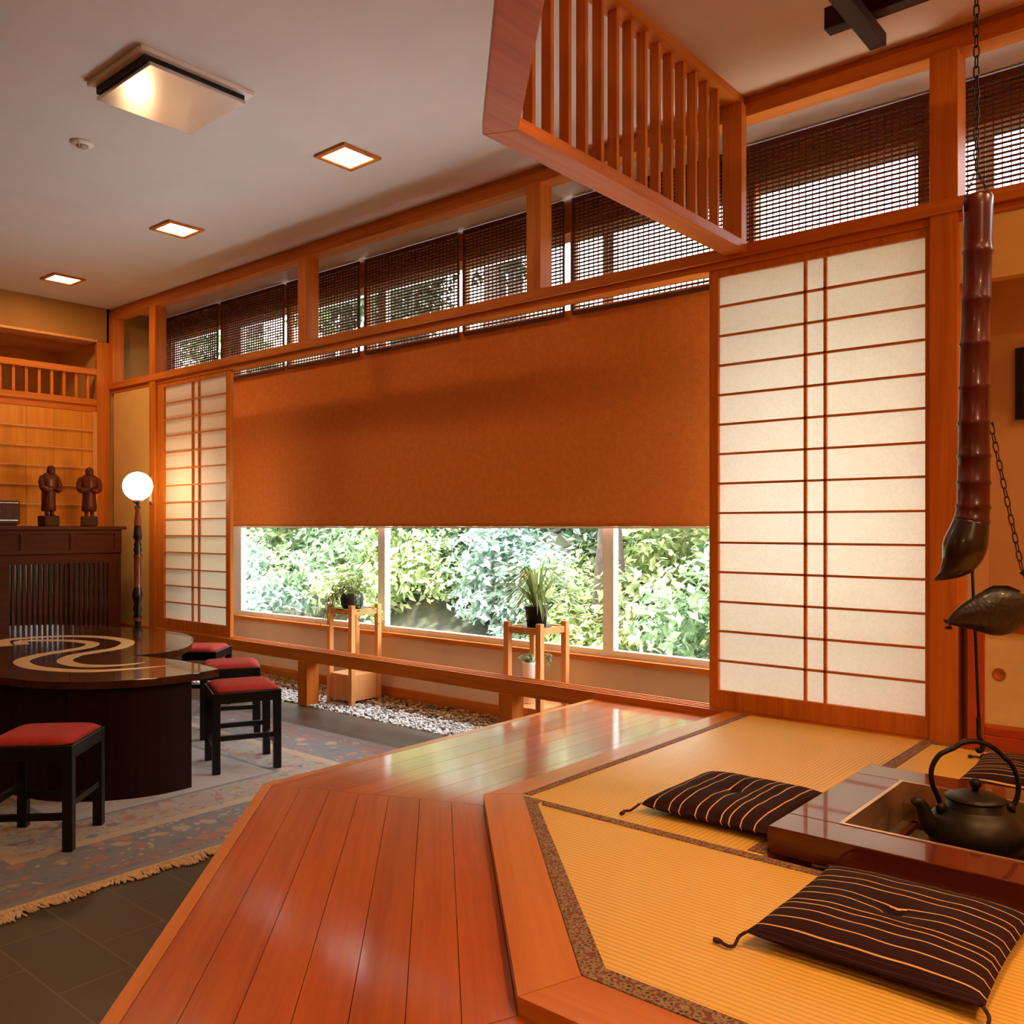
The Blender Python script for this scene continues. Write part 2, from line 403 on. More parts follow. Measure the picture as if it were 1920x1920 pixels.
# far end wall with a deep opening at the top
m = MB(); m.box(XW-.08, XW, -3.6, 1.9, 0, ZC); m.box(XW-.08, XW, 1.9, D, 2.91, ZC)
m.box(XW-.08, XW, 1.9, 3.70, 0, 2.28); m.box(XW-.08, XW, D-.02, 4.45, 0, ZC)
struct(m.build('wall_left', M_drop), 'ochre plaster end wall above the dark cabinet', 'wall')
m = MB(); m.box(-8.95, -8.9, 1.85, 3.85, 2.2, 3.0); m.box(-8.9, XW-.08, 1.85, 1.9, 2.2, 3.0); m.box(-8.9, XW-.08, 3.72, 3.77, 2.2, 3.0)
m.box(-8.9, XW-.08, 1.9, 3.72, 2.2, 2.28); struct(m.build('wall_alcove', M_wall), 'walls of the recess behind the fretwork rail', 'wall')
struct(bx(-8.9, XW-.08, 1.9, 3.72, 2.915, 2.99).build('ceiling_alcove', M_light), 'wooden ceiling of the recess', 'ceiling')
# trim of the end wall
m = MB(); m.box(XW-.02, XW+.02, 3.668, 3.784, 0, 2.905); struct(m.build('trim_1', M_wz, bevel=.004), 'cedar corner post of the end wall', 'post')
m = MB(); m.box(XW-.06, XW+.03, 1.9, 3.668, 2.895, 2.915); struct(m.build('trim_2', M_light), 'pale strip along the drop wall edge', 'trim')
m = MB(); m.box(XW-.06, XW+.018, 1.9, 3.668, 2.60, 2.655); struct(m.build('trim_3', M_wy, bevel=.003), 'upper rail of the fretwork', 'rail')
m = MB(); m.box(XW-.06, XW+.018, 1.9, 3.668, 2.33, 2.385); m.box(XW-.05, XW+.004, 1.9, 3.668, 2.27, 2.33)
struct(m.build('trim_4', M_wy, bevel=.003), 'lower rail of the fretwork', 'rail')
m = MB()
y = 3.60
while y > 1.95:
    m.box(XW-.03, XW-.005, y-.012, y+.012, 2.385, 2.60); y -= .103
fr = m.build('fretwork_grille', M_wz)
tag(fr, 'row of short cedar bars between two rails above the boarded wall', 'grille')
# boarded wall below
m = MB()
yy = [3.63, 3.537, 3.301, 3.076, 2.84, 2.60, 2.36, 2.12, 1.9]
zz = [2.265, 2.10, 1.935, 1.77, 1.605, 1.44, 1.26, 1.05, .8, .4, .02]
for i in range(len(yy)-1):
    for k in range(len(zz)-1):
        m.box(XW, XW+.012, yy[i+1]+.0015, yy[i]-.0015, zz[k+1], zz[k])
bw = m.build('wall_boards', M_board); struct(bw, 'honey coloured boarded wall behind the statues', 'wall')
m = MB()
for z in zz[1:7]: m.box(XW, XW+.024, 1.9, 3.63, z-.006, z+.006)
m.box(XW, XW+.022, 3.63, 3.668, .02, 2.27); struct(m.build('trim_5', M_light), 'thin horizontal battens on the boarded wall', 'trim')

# ceiling/screen line: top rail, kamoi, posts, sill beam
m = MB(); m.box(-8, 3.2, D+.012, D+.10, 3.18, ZC); m.box(-8, 3.2, D, D+.10, 3.12, 3.182)
struct(m.build('trim_6', M_wx, bevel=.003), 'long cedar rail under the ceiling above the open transom', 'rail')
m = MB(); m.box(-8, 3.2, D-.012, D+.10, 2.485, 2.54); m.box(-8, 3.2, D+.012, D+.10, 2.452, 2.485)
struct(m.build('trim_7', M_wx, bevel=.003), 'long cedar head rail above the paper screens', 'rail')
m = MB(); m.box(-8, -2.64, D-.0, D+.115, .31, .392); m.box(-2.64, -.92, D, D+.115, .31, .392)
for y in (.018, .05): m.box(-8, -.92, D+y, D+y+.012, .392, .397)
m.box(-8, -.92, D+.085, D+.10, .392, .397)
struct(m.build('trim_8', M_wx, bevel=.002), 'long cedar sill beam with sliding tracks', 'beam')
tb = M_wz
def post(n, x0, x1, z0, z1, lab, y1=.10):
    struct(bx(x0, x1, D-.004, D+y1, z0, z1).build('trim_%d' % n, tb, bevel=.004), lab, 'post')
post(9, -7.25, -7.15, 0, 3.13, 'cedar post beside the left paper screen')
post(10, -5.165, -5.062, 2.54, 3.13, 'short cedar transom post, left of the two')
post(11, -3.098, -3.0, 2.54, 3.13, 'short cedar transom post, right of the two')
post(12, -1.02, -.915, .39, 3.13, 'tall cedar post right of the large paper screen', .12)
post(13, -7.98, -7.90, 2.54, 3.13, 'dark corner post of the transom')
post(14, -5.165, -5.062, 0, .31, 'short cedar support under the sill beam')
post(15, -3.30, -3.20, 0, .31, 'short cedar support under the sill beam by the deck')
struct(bx(-7.93, -7.25, D+.02, D+.08, .0, 2.452).build('wall_panel', M_wall), 'ochre plaster panel behind the floor lamp', 'wall')
# right of the tall post: alcove
m = MB(); m.box(-.915, 3.2, D+.02, D+.08, 2.205, 2.452); struct(m.build('wall_lintel', M_wall), 'warm plaster band above the alcove', 'wall')
m = MB(); m.box(-.93, -.905, D+.10, 4.26, .39, 2.46); m.box(-.93, 3.2, 4.25, 4.27, .39, 2.46)
struct(m.build('wall_tokonoma', M_brownwall), 'brown plaster walls inside the alcove', 'wall')
struct(bx(-.93, 3.2, D+.02, 4.27, 2.452, 2.47).build('ceiling_tokonoma', M_light), 'ceiling board of the alcove', 'ceiling')
pf = empty('framed_picture', (-.55, 4.235, 1.85), 'dark framed picture on the alcove wall at the right edge', 'picture')
m = MB(); m.box(-.25,.25,-.012,.012,.13,.15); m.box(-.25,.25,-.012,.012,-.15,-.13); m.box(-.25,-.22,-.012,.012,-.13,.13); m.box(.22,.25,-.012,.012,-.13,.13)
m.build('frame', M_black, pf); bx(-.22,.22,-.004,.008,-.13,.13).build('canvas', M_darkz, pf)
# outer wall
m = MB(); m.box(-8, 3.2, YO, YO+.10, -.05, .455); struct(m.build('wall_window_side', M_beige), 'beige low wall under the garden window', 'wall')
struct(bx(-8, 3.2, YO-.018, YO+.01, -.02, .092).build('baseboard_window_side', M_wx), 'cedar baseboard behind the gravel', 'baseboard')
struct(bx(-8, 3.2, YO-.035, YO+.06, .455, .485).build('trim_16', M_wx, bevel=.002), 'cedar window sill', 'sill')
m = MB(); m.box(-8, 3.2, YO, YO+.06, 3.03, ZC)
struct(m.build('trim_17', M_wx), 'cedar header above the upper windows', 'header')
# aluminium window frames + glass, one window per bay
mull = [-6.95, -4.95, -2.955, -.95, 1.05, 3.15]
for i in range(5):
    x0, x1 = mull[i], mull[i+1]
    o = empty('window_%d' % (i+1), ((x0+x1)/2, YO+.04, .5), 'garden window bay %d with pale aluminium frame' % (i+1), 'window', kind='structure')
    hw = (x1-x0)/2
    m = MB()
    wl = .19 if i == 0 else .045
    m.box(-hw, -hw+wl, -.02, .03, -.015, 2.53); m.box(hw-.03, hw, -.02, .03, -.015, 2.53)
    m.box(-hw+wl, hw-.03, -.02, .03, -.015, .022); m.box(-hw+wl, hw-.03, -.02, .03, 2.48, 2.53); m.box(-hw+wl, hw-.03, -.02, .03, 1.85, 1.93)
    m.build('window_frame', M_alu, o)
    bx(hw-.03, hw+.02, .031, .05, -.015, 2.53).build('window_mullion', M_alud, o)
    bx(-hw+wl, hw-.03, .0, .004, .022, 2.48).build('pane', M_glass, o)
m = MB(); m.box(-8, -6.95, YO, YO+.06, .485, 2.49); m.box(-8, -7.9, YO, YO+.06, 2.49, 3.03); struct(m.build('wall_window_end', M_beige), 'plain wall at the far end of the window', 'wall')
struct(bx(-8.05, 3.3, 4.42, 4.9, 3.25, 3.35).build('roof_eave', M_light), 'eave outside the window', 'roof')

o = empty('window_6', (-7.42, YO+.04, 2.49), 'small upper window at the far end behind the leftmost blind', 'window', kind='structure')
m = MB(); m.box(-.48,-.44,-.02,.03,0,.54); m.box(.44,.47,-.02,.03,0,.54); m.box(-.44,.44,-.02,.03,0,.03); m.box(-.44,.44,-.02,.03,.51,.54); m.build('window_frame', M_alu, o)
bx(-.44,.44,0,.004,.03,.51).build('pane', M_glass, o)
# ------------------------------------------------------------------ deck platform and tatami
ZD, ZT = .357, .392
def planks(name, ang, region_cuts, umin, umax, v0, v1, n, label, mat=M_deck, zz=(ZD-.03, ZD)):
    # local frame rotated by ang: u along planks, v across
    c, s_ = cos(ang), sin(ang); m = MB()
    w_ = (v1-v0)/n
    for i in range(n):
        a, b2 = v0+i*w_+.0008, v0+(i+1)*w_-.0008
        poly = [(umin,a),(umax,a),(umax,b2),(umin,b2)]
        for (A,B,Cc) in region_cuts:            # world half planes -> local
            la = A*c+B*s_; lb = -A*s_+B*c
            poly = clip(poly, la, lb, Cc)
            if len(poly) < 3: break
        if len(poly) >= 3: m.prism(poly, *zz)
    o = m.build(name, mat, rz=ang); return o
def halfplane(p, q, keep):                      # line p-q, keep the side of point keep
    A, B = q[1]-p[1], -(q[0]-p[0]); Cc = A*p[0]+B*p[1]
    if A*keep[0]+B*keep[1] > Cc: A, B, Cc = -A, -B, -Cc
    return (A, B, Cc)
O1, I1 = (-2.64, 1.80), (-1.91, 2.115)
O2, I2 = (-1.34, .50), (-1.04, 1.245)
deck = bpy.data.objects.new('deck_platform', None); C.objects.link(deck)
struct(deck, 'raised cedar plank deck around the tatami floor', 'platform')
eps = .001
def cut_line(p, q, keep):
    A,B,Cc = halfplane(p,q,keep); n = sqrt(A*A+B*B); return (A/n,B/n,Cc/n-eps)
far = planks('planks', pi/2, [cut_line(O1,I1,(-2,3))], 1.5, 3.80, 1.91, 2.615, 6, None)
dg = planks('planks', -pi/4, [cut_line(O1,I1,(-1.7,1.3)), cut_line(O2,I2,(-1.7,1.3))], -4, 4, (-.84/sqrt(2))+.025, .205/sqrt(2), 7, None)
fp = planks('planks', 0, [cut_line(O2,I2,(0,.9))], -2, 3.15, .5, 1.245, 6, None)
for o in (far, dg, fp): o.parent = deck
# nosing along the outer edge
fr2 = planks('nosing', pi/2, [cut_line(O1,I1,(-2,3))], 1.5, 3.80, 2.616, 2.655, 1, None, M_kam)
dr2 = planks('nosing', -pi/4, [cut_line(O1,I1,(-1.7,1.3)), cut_line(O2,I2,(-1.7,1.3))], -4, 4, (-.84/sqrt(2))-.012, (-.84/sqrt(2))+.024, 1, None, M_kam)
for o in (fr2, dr2): o.parent = deck
m = MB(); m.prism([(-2.635,3.8),(-2.635,1.805),(-1.345,.515),(3.15,.515),(3.15,.54),(-1.33,.54),(-2.61,1.81),(-2.61,3.8)], 0, ZD-.031)
m.build('fascia', M_wx, deck)
# raised border between planks and mats
O1b, I1b = (-1.91, 2.115), (-1.814, 2.205)
O2b, I2b = (-1.04, 1.245), (-.995, 1.380)
bor = bpy.data.objects.new('mat_border', None); C.objects.link(bor); struct(bor, 'raised cedar border between deck and tatami', 'border')
a1 = planks('border_rail', pi/2, [cut_line(O1b,I1b,(-1.85,3))], 1.5, 3.786, 1.816, 1.91, 1, None, M_kam, (.30, ZT))
a2 = planks('border_rail', -pi/4, [cut_line(O1b,I1b,(-1.4,1.7)), cut_line(O2b,I2b,(-1.4,1.7))], -4, 4, .205/sqrt(2), .386/sqrt(2), 1, None, M_kam, (.30, ZT))
a3 = planks('border_rail', 0, [cut_line(O2b,I2b,(0,1.3))], -2, 3.15, 1.245, 1.380, 1, None, M_kam, (.30, ZT))
for o in (a1, a2, a3): o.parent = bor
# tatami mats
def mat_obj(poly, holes, axis, label, her, origin):
    t = empty('tatami_mat', (origin[0], origin[1], 0), label, 'tatami mat', 'tatami mats of the raised floor')
    lp = [(p[0]-origin[0], p[1]-origin[1]) for p in poly]
    MB().prism(lp, .335, ZT-.0015).build('woven_surface', M_tx if axis == 'x' else M_ty, t)
    for h in her:
        hp = [(p[0]-origin[0], p[1]-origin[1]) for p in h]
        MB().prism(hp, ZT-.0016, ZT+.0008).build('brocade_edge', M_heri, t)
    return t
sq = sqrt(2)
HW = .036
mat_obj([(-1.812,2.19),(-1.0,2.19),(-1.0,3.784),(-1.812,3.784)], None, 'y', 'tatami mat running from the screen to the deck corner',
        [[(-1.812,2.205),(-1.785,2.205),(-1.785,3.784),(-1.812,3.784)], [(-1.046,2.205),(-1.0005,2.205),(-1.0005,3.784),(-1.046,3.784)]], (-1.4, 3.0))
mat_obj([(-1.80,2.188),(-.995,1.383),(-.17,1.383),(-.17,2.188)], None, 'x', 'cut-corner tatami mat with wide brocade edge in the foreground',
        [[(-1.80,2.186),(-.996,1.384),(-.975,1.434),(-1.715,2.150),(-1.727,2.186)], [(-.996,1.384),(-.17,1.384),(-.17,1.434),(-.975,1.434)],
         [(-1.727,2.186),(-1.70,2.152),(-.17,2.152),(-.17,2.186)]], (-.9, 1.8))
mat_obj([(-.999,3.02),(.6,3.02),(.6,3.784),(-.999,3.784)], None, 'x', 'tatami mat behind the sunken hearth',
        [[(-.999,3.02),(.6,3.02),(.6,3.045),(-.999,3.045)], [(-.999,3.75),(.6,3.75),(.6,3.784),(-.999,3.784)]], (-.2, 3.4))
mat_obj([(-.168,1.383),(.6,1.383),(.6,3.008),(-.168,3.008)], None, 'y', 'tatami mat right of the sunken hearth',
        [[(-.168,1.383),(-.133,1.383),(-.133,3.008),(-.168,3.008)]], (.2, 2.2))
mat_obj([(.602,1.383),(1.5,1.383),(1.5,3.784),(.602,3.784)], None, 'y', 'tatami mat furthest to the right', [], (1.05, 2.4))
struct(bx(-1.81, 3.18, 1.50, 3.786, .0, .334).build('floor_platform_base', M_wx), 'base under the tatami floor', 'floor').hide_render = False
struct(bx(1.502, 3.18, 1.383, 3.784, .334, ZT).build('floor_side_boards', M_wx), 'board floor beyond the mats', 'floor')

# ------------------------------------------------------------------ shoji
def shoji(name, x0, x1, mx, lab, sl, sr):
    t = empty(name, ((x0+x1)/2, D+.035, .398), lab, 'paper screen', 'paper screens of the screen line')
    cx = (x0+x1)/2; a, b = x0-cx, x1-cx; H = 2.452-.398
    m = MB(); m.box(a, a+sl, -.015, .015, 0, H); m.box(b-sr, b, -.015, .015, 0, H)
    m.box(a+sl, b-sr, -.015, .015, 0, .085); m.box(a+sl, b-sr, -.015, .015, H-.034, H)
    m.build('screen_frame', M_wz, t, bevel=.002)
    g = MB()
    for k in range(1, 14):
        z = .085 + (H-.034-.085)*k/14.0
        g.box(a+sl, b-sr, -.013, .003, z-.005, z+.005)
    for q in mx: g.box(q-cx-.006, q-cx+.006, -.013, .003, .085, H-.034)
    g.build('lattice_bars', M_wx, t)
    bx(a+sl, b-sr, .004, .0055, .085, H-.034).build('paper', M_paper, t)
    return t
shoji('paper_screen', -2.0, -1.02, (-1.538, -1.450), 'large white paper screen at right beside the tall post', .045, .022)
shoji('paper_screen', -7.148, -6.05, (-6.606, -6.51), 'narrow paper screen at left beside the globe lamp', .10, .06)

# ------------------------------------------------------------------ shade and blinds
t = empty('roller_shade', (-3.9, YO-.03, 1.25), 'wide rust-orange fabric roller shade over the garden window', 'shade')
bx(-3.05, 1.92, -.002, .002, 0, 1.30).build('fabric', M_shade, t)
bx(-3.05, 1.92, -.006, .006, .0, .020).build('hem_bar', M_wx, t)
bx(-3.05, 1.92, -.006, .010, -.012, -.001).build('bottom_rail', M_alu, t)
m_blind = wood('reed', (.085,.024,.012), (.14,.042,.018), 'X', .5)
def blind(x0, x1, lab):
    t = empty('reed_blind', (x0, YO-.065, 3.20), lab, 'blind', 'woven reed blinds behind the transom')
    W = x1-x0; m = MB()
    bx(0, W, -.012, .012, -.03, 0).build('head_rail', m_blind, t)
    z = -.045
    while z > -.665:
        m.box(0, W, -.003, .003, z-.0048, z+.0048); z -= .0215
    m.build('reeds', m_blind, t)
    c = MB(); x = .012; k = 0
    while x < W:
        c.box(x-.0018, x+.0018, -.0042, .0042, -.69, -.03); x += .034
    c.build('cords', m_blind, t)
    r = MB()
    z = -.665
    r.box(0, W, -.006, .006, -.695, -.672); r.build('bottom_batten', m_blind, t)
    for q in (0, W): bx(q-.006, q+.006, -.005, .005, -.69, -.03).build('edge_binding', m_blind, t)
edges = [(-7.90,-6.99,'leftmost woven reed blind, beside the end wall'), (-6.93,-6.02,'second woven reed blind from the left with leaves showing through'),
 (-5.97,-5.09,'woven reed blind behind the left transom post'), (-5.02,-4.08,'woven reed blind just right of the left transom post'),
 (-4.03,-3.21,'woven reed blind behind the right transom post'), (-3.14,-2.10,'bright woven reed blind seen through the hanging lattice'),
 (-2.04,-1.10,'bright woven reed blind above the large paper screen'), (-1.04,.0,'woven reed blind at the right edge behind the hanging chain'),
 ]
for e in edges: blind(*e)
m = MB()
m.box(-2.11,-2.006,YO-.02,YO+.03,2.545,3.03); m.box(-1.214,-1.10,YO-.02,YO+.03,2.545,3.03)
for x in (-7.96,-6.96,-6.0,-5.055,-4.055,-3.16,-2.07,-1.07): m.box(x-.028, x+.012, YO-.028, YO+.0, 2.545 if x > -2.5 and x < -2.0 else 2.49, 3.03)
struct(m.build('trim_18', M_wz), 'slim cedar uprights between the blinds', 'trim')

# ------------------------------------------------------------------ hanging lattice
t = empty('hanging_lattice', (-1.85, 3.0, 2.5), 'cedar slatted lattice hanging from the ceiling over the mat edge', 'lattice')
lx, ly, lz = -1.85, 3.0, 2.5
def L_(m): m.v = [(x-lx, y-ly, z-lz) for x, y, z in m.v]; return m
# plan corner of the lattice line (centre): straight part x=-1.85, then 45 degrees toward the camera
cy = 2.125
m = MB(); oc, ic = (-1.905, cy-.015), (-1.795, cy+.03)
m.prism([(-1.905,3.784),(-1.905,cy-.02),(-1.795,cy+.028),(-1.795,3.784)], 2.50, 2.545)
L_(m).build('bottom_rail', M_wy, t, bevel=.003)
m = MB(); q = 2.6; m.prism([(-1.905,cy-.02),(-1.795,cy+.028),(-1.795+q,cy+.028-q),(-1.905+q,cy-.02-q-.03)], 2.50, 2.545)
L_(m).build('bottom_rail', M_wy, t, bevel=.003)
m = MB(); m.prism([(-1.89,3.784),(-1.89,cy-.01),(-1.81,cy+.022),(-1.81,3.784)], 3.17, ZC-.001)
m.prism([(-1.89,cy-.01),(-1.81,cy+.022),(-1.81+q,cy+.022-q),(-1.89+q,cy-.01-q-.03)], 3.17, ZC-.001)
L_(m).build('top_rail', M_wy, t)
for i in range(14):
    y = 2.274 + i*.0995
    L_(bx(-1.870, -1.830, y-.009, y+.009, 2.545, 3.17)).build('slat', M_wz, t)
L_(bx(-1.895, -1.80, 3.73, 3.782, 2.545, 3.17)).build('end_post', M_wz, t, bevel=.002)
for i in range(14):
    s_ = .075 + i*.0995/1.0
    x, y = -1.85+s_/sq*1.0, cy-s_/sq*1.0
    mm = bx(-.009, .009, -.020, .020, 0, .625).rot(Matrix.Translation((x-lx, y-ly, .045)) @ Matrix.Rotation(pi/4, 4, 'Z'))
    mm.build('slat', M_wz, t)

# ------------------------------------------------------------------ ceiling fixtures
M_em = emit('lamp_glow', (1.0, .74, .36), 6)
def sqlight(x, y, lab, power=None, mat=M_em):
    t = empty('recessed_ceiling_light', (x, y, ZC), lab, 'ceiling light', 'square recessed ceiling lights')
    m = MB(); a = .125; b = .100
    m.box(-a, a, -a, -b, -.012, .0); m.box(-a, a, b, a, -.012, .0); m.box(-a, -b, -b, b, -.012, .0); m.box(b, a, -b, b, -.012, .0)
    m.build('wooden_frame', M_wx, t)
    bx(-b, b, -b, b, -.006, -.001).build('diffuser', mat, t)
    bx(-.003, .003, -b, b, -.010, -.006).build('divider', M_white, t)
    if power:
        ld = bpy.data.lights.new('lamp', 'AREA'); ld.size = .2; ld.energy = power; ld.color = WARM
        lo = bpy.data.objects.new('lamp', ld); C.objects.link(lo); lo.parent = t; lo.location = (0,0,-.014)
    return t
sqlight(-3.715, 3.04, 'nearest of the square recessed ceiling lights', 3)
sqlight(-5.475, 3.05, 'middle of the three square recessed ceiling lights', 4)
sqlight(-7.27, 3.08, 'farthest square recessed ceiling light, near the end wall', 12)
M_em2 = emit('fill_glow_warm', (1.0, .6, .25), 10)
for (x, y, p) in [(-.20, 2.05, 40), (.9, 2.9, 32), (1.3, .6, 42), (-.2, -2.2, 26), (-4.2, -1.6, 6), (-6.4, .2, 6)]:  # invented out-of-view fixtures, added as warm fill light
    sqlight(x, y, 'unseen square ceiling light added to warm the room', p, M_em2)
for i, x in enumerate((-6.56, -5.53, -4.51, -3.57, -1.60, -.55)):
    t = empty('round_downlight', (x, 3.985, ZC), ['round downlight nearest the end wall','round downlight left of the left transom post','round downlight right of the left transom post','round downlight left of the right transom post','round downlight above the large paper screen','round downlight above the alcove'][i], 'downlight', 'round downlights in the window soffit')
    MB().lathe([(.052,0),(.060,-.002),(.062,-.006),(.056,-.010),(.046,-.008),(.044,-.001)], 28).build('trim_ring', M_chrome, t)
    MB().lathe([(.043,-.001),(.030,-.003),(.018,-.010),(.0,-.014)], 24).build('reflector', M_alud, t)
t = empty('ceiling_vent_unit', (-3.73, 2.05, ZC), 'square ceiling unit with dark slot and glossy panel', 'ceiling unit')
bx(-.245, .245, -.265, .265, -.020, 0).build('housing', M_white, t, bevel=.003)
bx(-.215, .215, -.235, .235, -.052, -.020).build('slot', M_void, t)
M_gl = plain('glossy_panel', (.62,.58,.58), .18, .55, .6, var=.02)
bx(-.238, .238, -.225, .225, -.068, -.052).build('panel', M_gl, t, bevel=.004)
t = empty('smoke_detector', (-4.62, 2.055, ZC), 'small round white smoke detector on the ceiling', 'smoke detector')
MB().lathe([(.055,0),(.055,-.008),(.045,-.014),(.028,-.016)], 28).build('base', M_white, t)
MB().lathe([(.028,-.016),(.026,-.024),(.0,-.026)], 20).build('sensor', M_alud, t)
MB().tube([(.03,-.03,-.012),(.033,-.033,-.06)], .002, 6).build('test_cord', M_white, t)

# ------------------------------------------------------------------ hi-dana rack
t = empty('hanging_rack', (-.60, 2.62, 2.95), 'dark timber rack hanging above the hearth at top right', 'rack')
for s_ in (-1, 1):
    bx(-.55, .55, .42*s_-.028, .42*s_+.028, 0, .075).build('cross_beam', M_dark, t, bevel=.003)
    bx(.42*s_-.028, .42*s_+.028, -.55, .55, -.045, .0).build('cross_beam', M_dark, t, bevel=.003)
for x in (-.14, .14): bx(x-.02, x+.02, -.39, .39, .0, .05).build('cross_beam', M_dark, t)
bx(-.45, .45, -.39, .39, .076, .095).build('shelf_board', M_dark, t)
for a in (-1, 1):
    for b in (-1, 1): MB().tube([(a*.42,b*.42,.075),(a*.42,b*.42,.264)], .006, 6).build('hanger', M_chain, t)

# ------------------------------------------------------------------ hearth
t = empty('sunken_hearth', (-.60, 2.62, 0), 'low lacquered hearth frame with square fire pit on the tatami', 'hearth')
h = .398; hi = .262; z1 = .462
m = MB(); m.box(-h, h, -h, -hi, ZT+.001, z1); m.box(-h, h, hi, h, ZT+.001, z1); m.box(-h, -hi, -hi, hi, ZT+.001, z1); m.box(hi, h, -hi, hi, ZT+.001, z1)
m.build('frame', M_hearth, t, bevel=.003)
m = MB(); e = .012
m.box(-hi, hi, -hi, -hi+e, .40, z1+.002); m.box(-hi, hi, hi-e, hi, .40, z1+.002); m.box(-hi, -hi+e, -hi+e, hi-e, .40, z1+.002); m.box(hi-e, hi, -hi+e, hi-e, .40, z1+.002)
m.build('metal_lip', M_brass, t)
m = MB(); hj = hi-.012
m.box(-hi, hi, -hi, -hj, .345, .40); m.box(-hi, hi, hj, hi, .345, .40); m.box(-hi, -hj, -hj, hj, .345, .40); m.box(hj, hi, -hj, hj, .345, .40)
m.build('pit_wall', plain('scorched_plaster', (.20,.10,.035), .9, var=.3, vs=12), t)
bx(-hi, hi, -hi, hi, .338, .345).build('ash_bed', M_ash, t)
m = MB()
for q in (.21, .13):
    m.box(-q, q, -q, -q+.018, .346, .362); m.box(-q, q, q-.018, q, .346, .362); m.box(-q, -q+.018, -q, q, .346, .362); m.box(q-.018, q, -q, q, .346, .362)
m.build('grate', M_cab, t)

# ------------------------------------------------------------------ pot hook, fish, chain, kettle (all at the hearth centre)
DH = 2.40
ANG = atan2(RY, RX)
def HPt(px, py, off=0): return P_img(px, py, DH+off)
t = empty('bamboo_pot_hook', HPt(1833, 372), 'dark red lacquered bamboo pot hook hanging by a chain', 'pot hook')
T0 = t.location.copy()
prof = [(1835,366,22),(1835,372,25),(1834,390,25.5),(1834,455,24.5),(1833.5,468,25),(1833.5,473,27.5),(1833,478,25),(1832,520,24.5),(1831,558,25),(1830.5,563,27.5),(1830,568,25),
 (1829,600,24.5),(1828,641,25.5),(1828,646,28),(1828,651,25.5),(1827.5,690,26),(1827,722,26.5),(1827,727,28.6),(1827,732,26),(1826.5,760,26),(1826,789,27),(1826,794,29.4),(1826,799,27),
 (1826,830,26.5),(1826,851,27.5),(1826,856,30),(1826,861,27.5),(1825.5,900,28),(1825.5,905,30.5),(1825,910,28),(1825,945,28),(1824.5,950,31),(1824,955,28.5),(1822.5,970,30),(1822,974,32),(1821,979,31)]
path = [HPt(x,y)-T0 for x,y,r in prof]; rr = [r*DH/FPX for *_, r in prof]
MB().tube(path, rr, 20).build('bamboo_tube', M_lacq, t)
prof = [(1821,979,31),(1816,1000,35),(1810,1020,38),(1803,1040,36),(1793,1057,29),(1780,1070,19),(1768,1079,10),(1752,1087,2)]
path = smooth_path([HPt(x,y)-T0 for x,y,r in prof], 5); rs = smooth_path([(r,0,0) for *_, r in prof], 5)
MB().tube(path, [max(.001,p.x)*DH/FPX for p in rs], 20).build('root_end', plain('dark_red_root', (.014,.003,.002), .3, 0, .3, var=.4, vs=30), t)
MB().tube([HPt(1823,1060)-T0, HPt(1825,1130)-T0, HPt(1829,1200)-T0, HPt(1834,1320)-T0, HPt(1836,1362)-T0], .0042, 8).build('hook_rod', M_ironb, t)
hk = smooth_path([HPt(1834,1345), HPt(1835,1365), HPt(1835,1378), HPt(1841,1392), HPt(1842,1404), HPt(1836,1409), HPt(1831,1403)], 5)
MB().tube([p-T0 for p in hk], .0062, 8).build('hook', M_ironb, t)
# chain above
def chain(p0, p1, n, name, mat, parent, rl=.0022, wdt=.007, off=None):
    m = MB(); p0 = Vector(p0); p1 = Vector(p1); d = (p1-p0); Lk = d.length/n*1.28; ax = d.normalized()
    s1 = ax.cross(Vector((FX,FY,0))).normalized(); s2 = ax.cross(s1).normalized()
    for i in range(n):
        c0 = p0 + d*((i+.5)/n); sd_ = s1 if i % 2 == 0 else s2; pts = []
        for k in range(13):
            a = 2*pi*k/12
            pts.append(c0 + ax*(Lk/2-rl)*(1 if cos(a) > .0 else -1)*min(1, abs(cos(a))*1.6) + sd_*wdt*sin(a))
        m.tube(pts, rl, 6, cap=False)
    return m
off = lambda m: (setattr(m, 'v', [tuple(Vector(p)-T0) for p in m.v]), m)[1]
ct = HPt(1827,0)
tch = Vector((HPt(1831,320).x, HPt(1831,320).y, 0))
off(chain((tch.x, tch.y, 3.045), HPt(1831,318), 30, 'chain', M_chain, t)).build('chain', M_ironb, t)
off(chain(HPt(1831,318), HPt(1811,368), 6, '', None, None, .0012, .003)).build('bridle_wire', M_ironb, t)
off(chain(HPt(1831,318), HPt(1857,368), 6, '', None, None, .0012, .003)).build('bridle_wire', M_ironb, t)
off(MB().tube([HPt(1856,366,-.01), HPt(1859,380,-.01), HPt(1858,396,-.01)], .004, 8)).build('lug', M_ironb, t)
off(MB().tube([HPt(1811,366,-.01), HPt(1809,380,-.01), HPt(1810,396,-.01)], .004, 8)).build('lug', M_ironb, t)
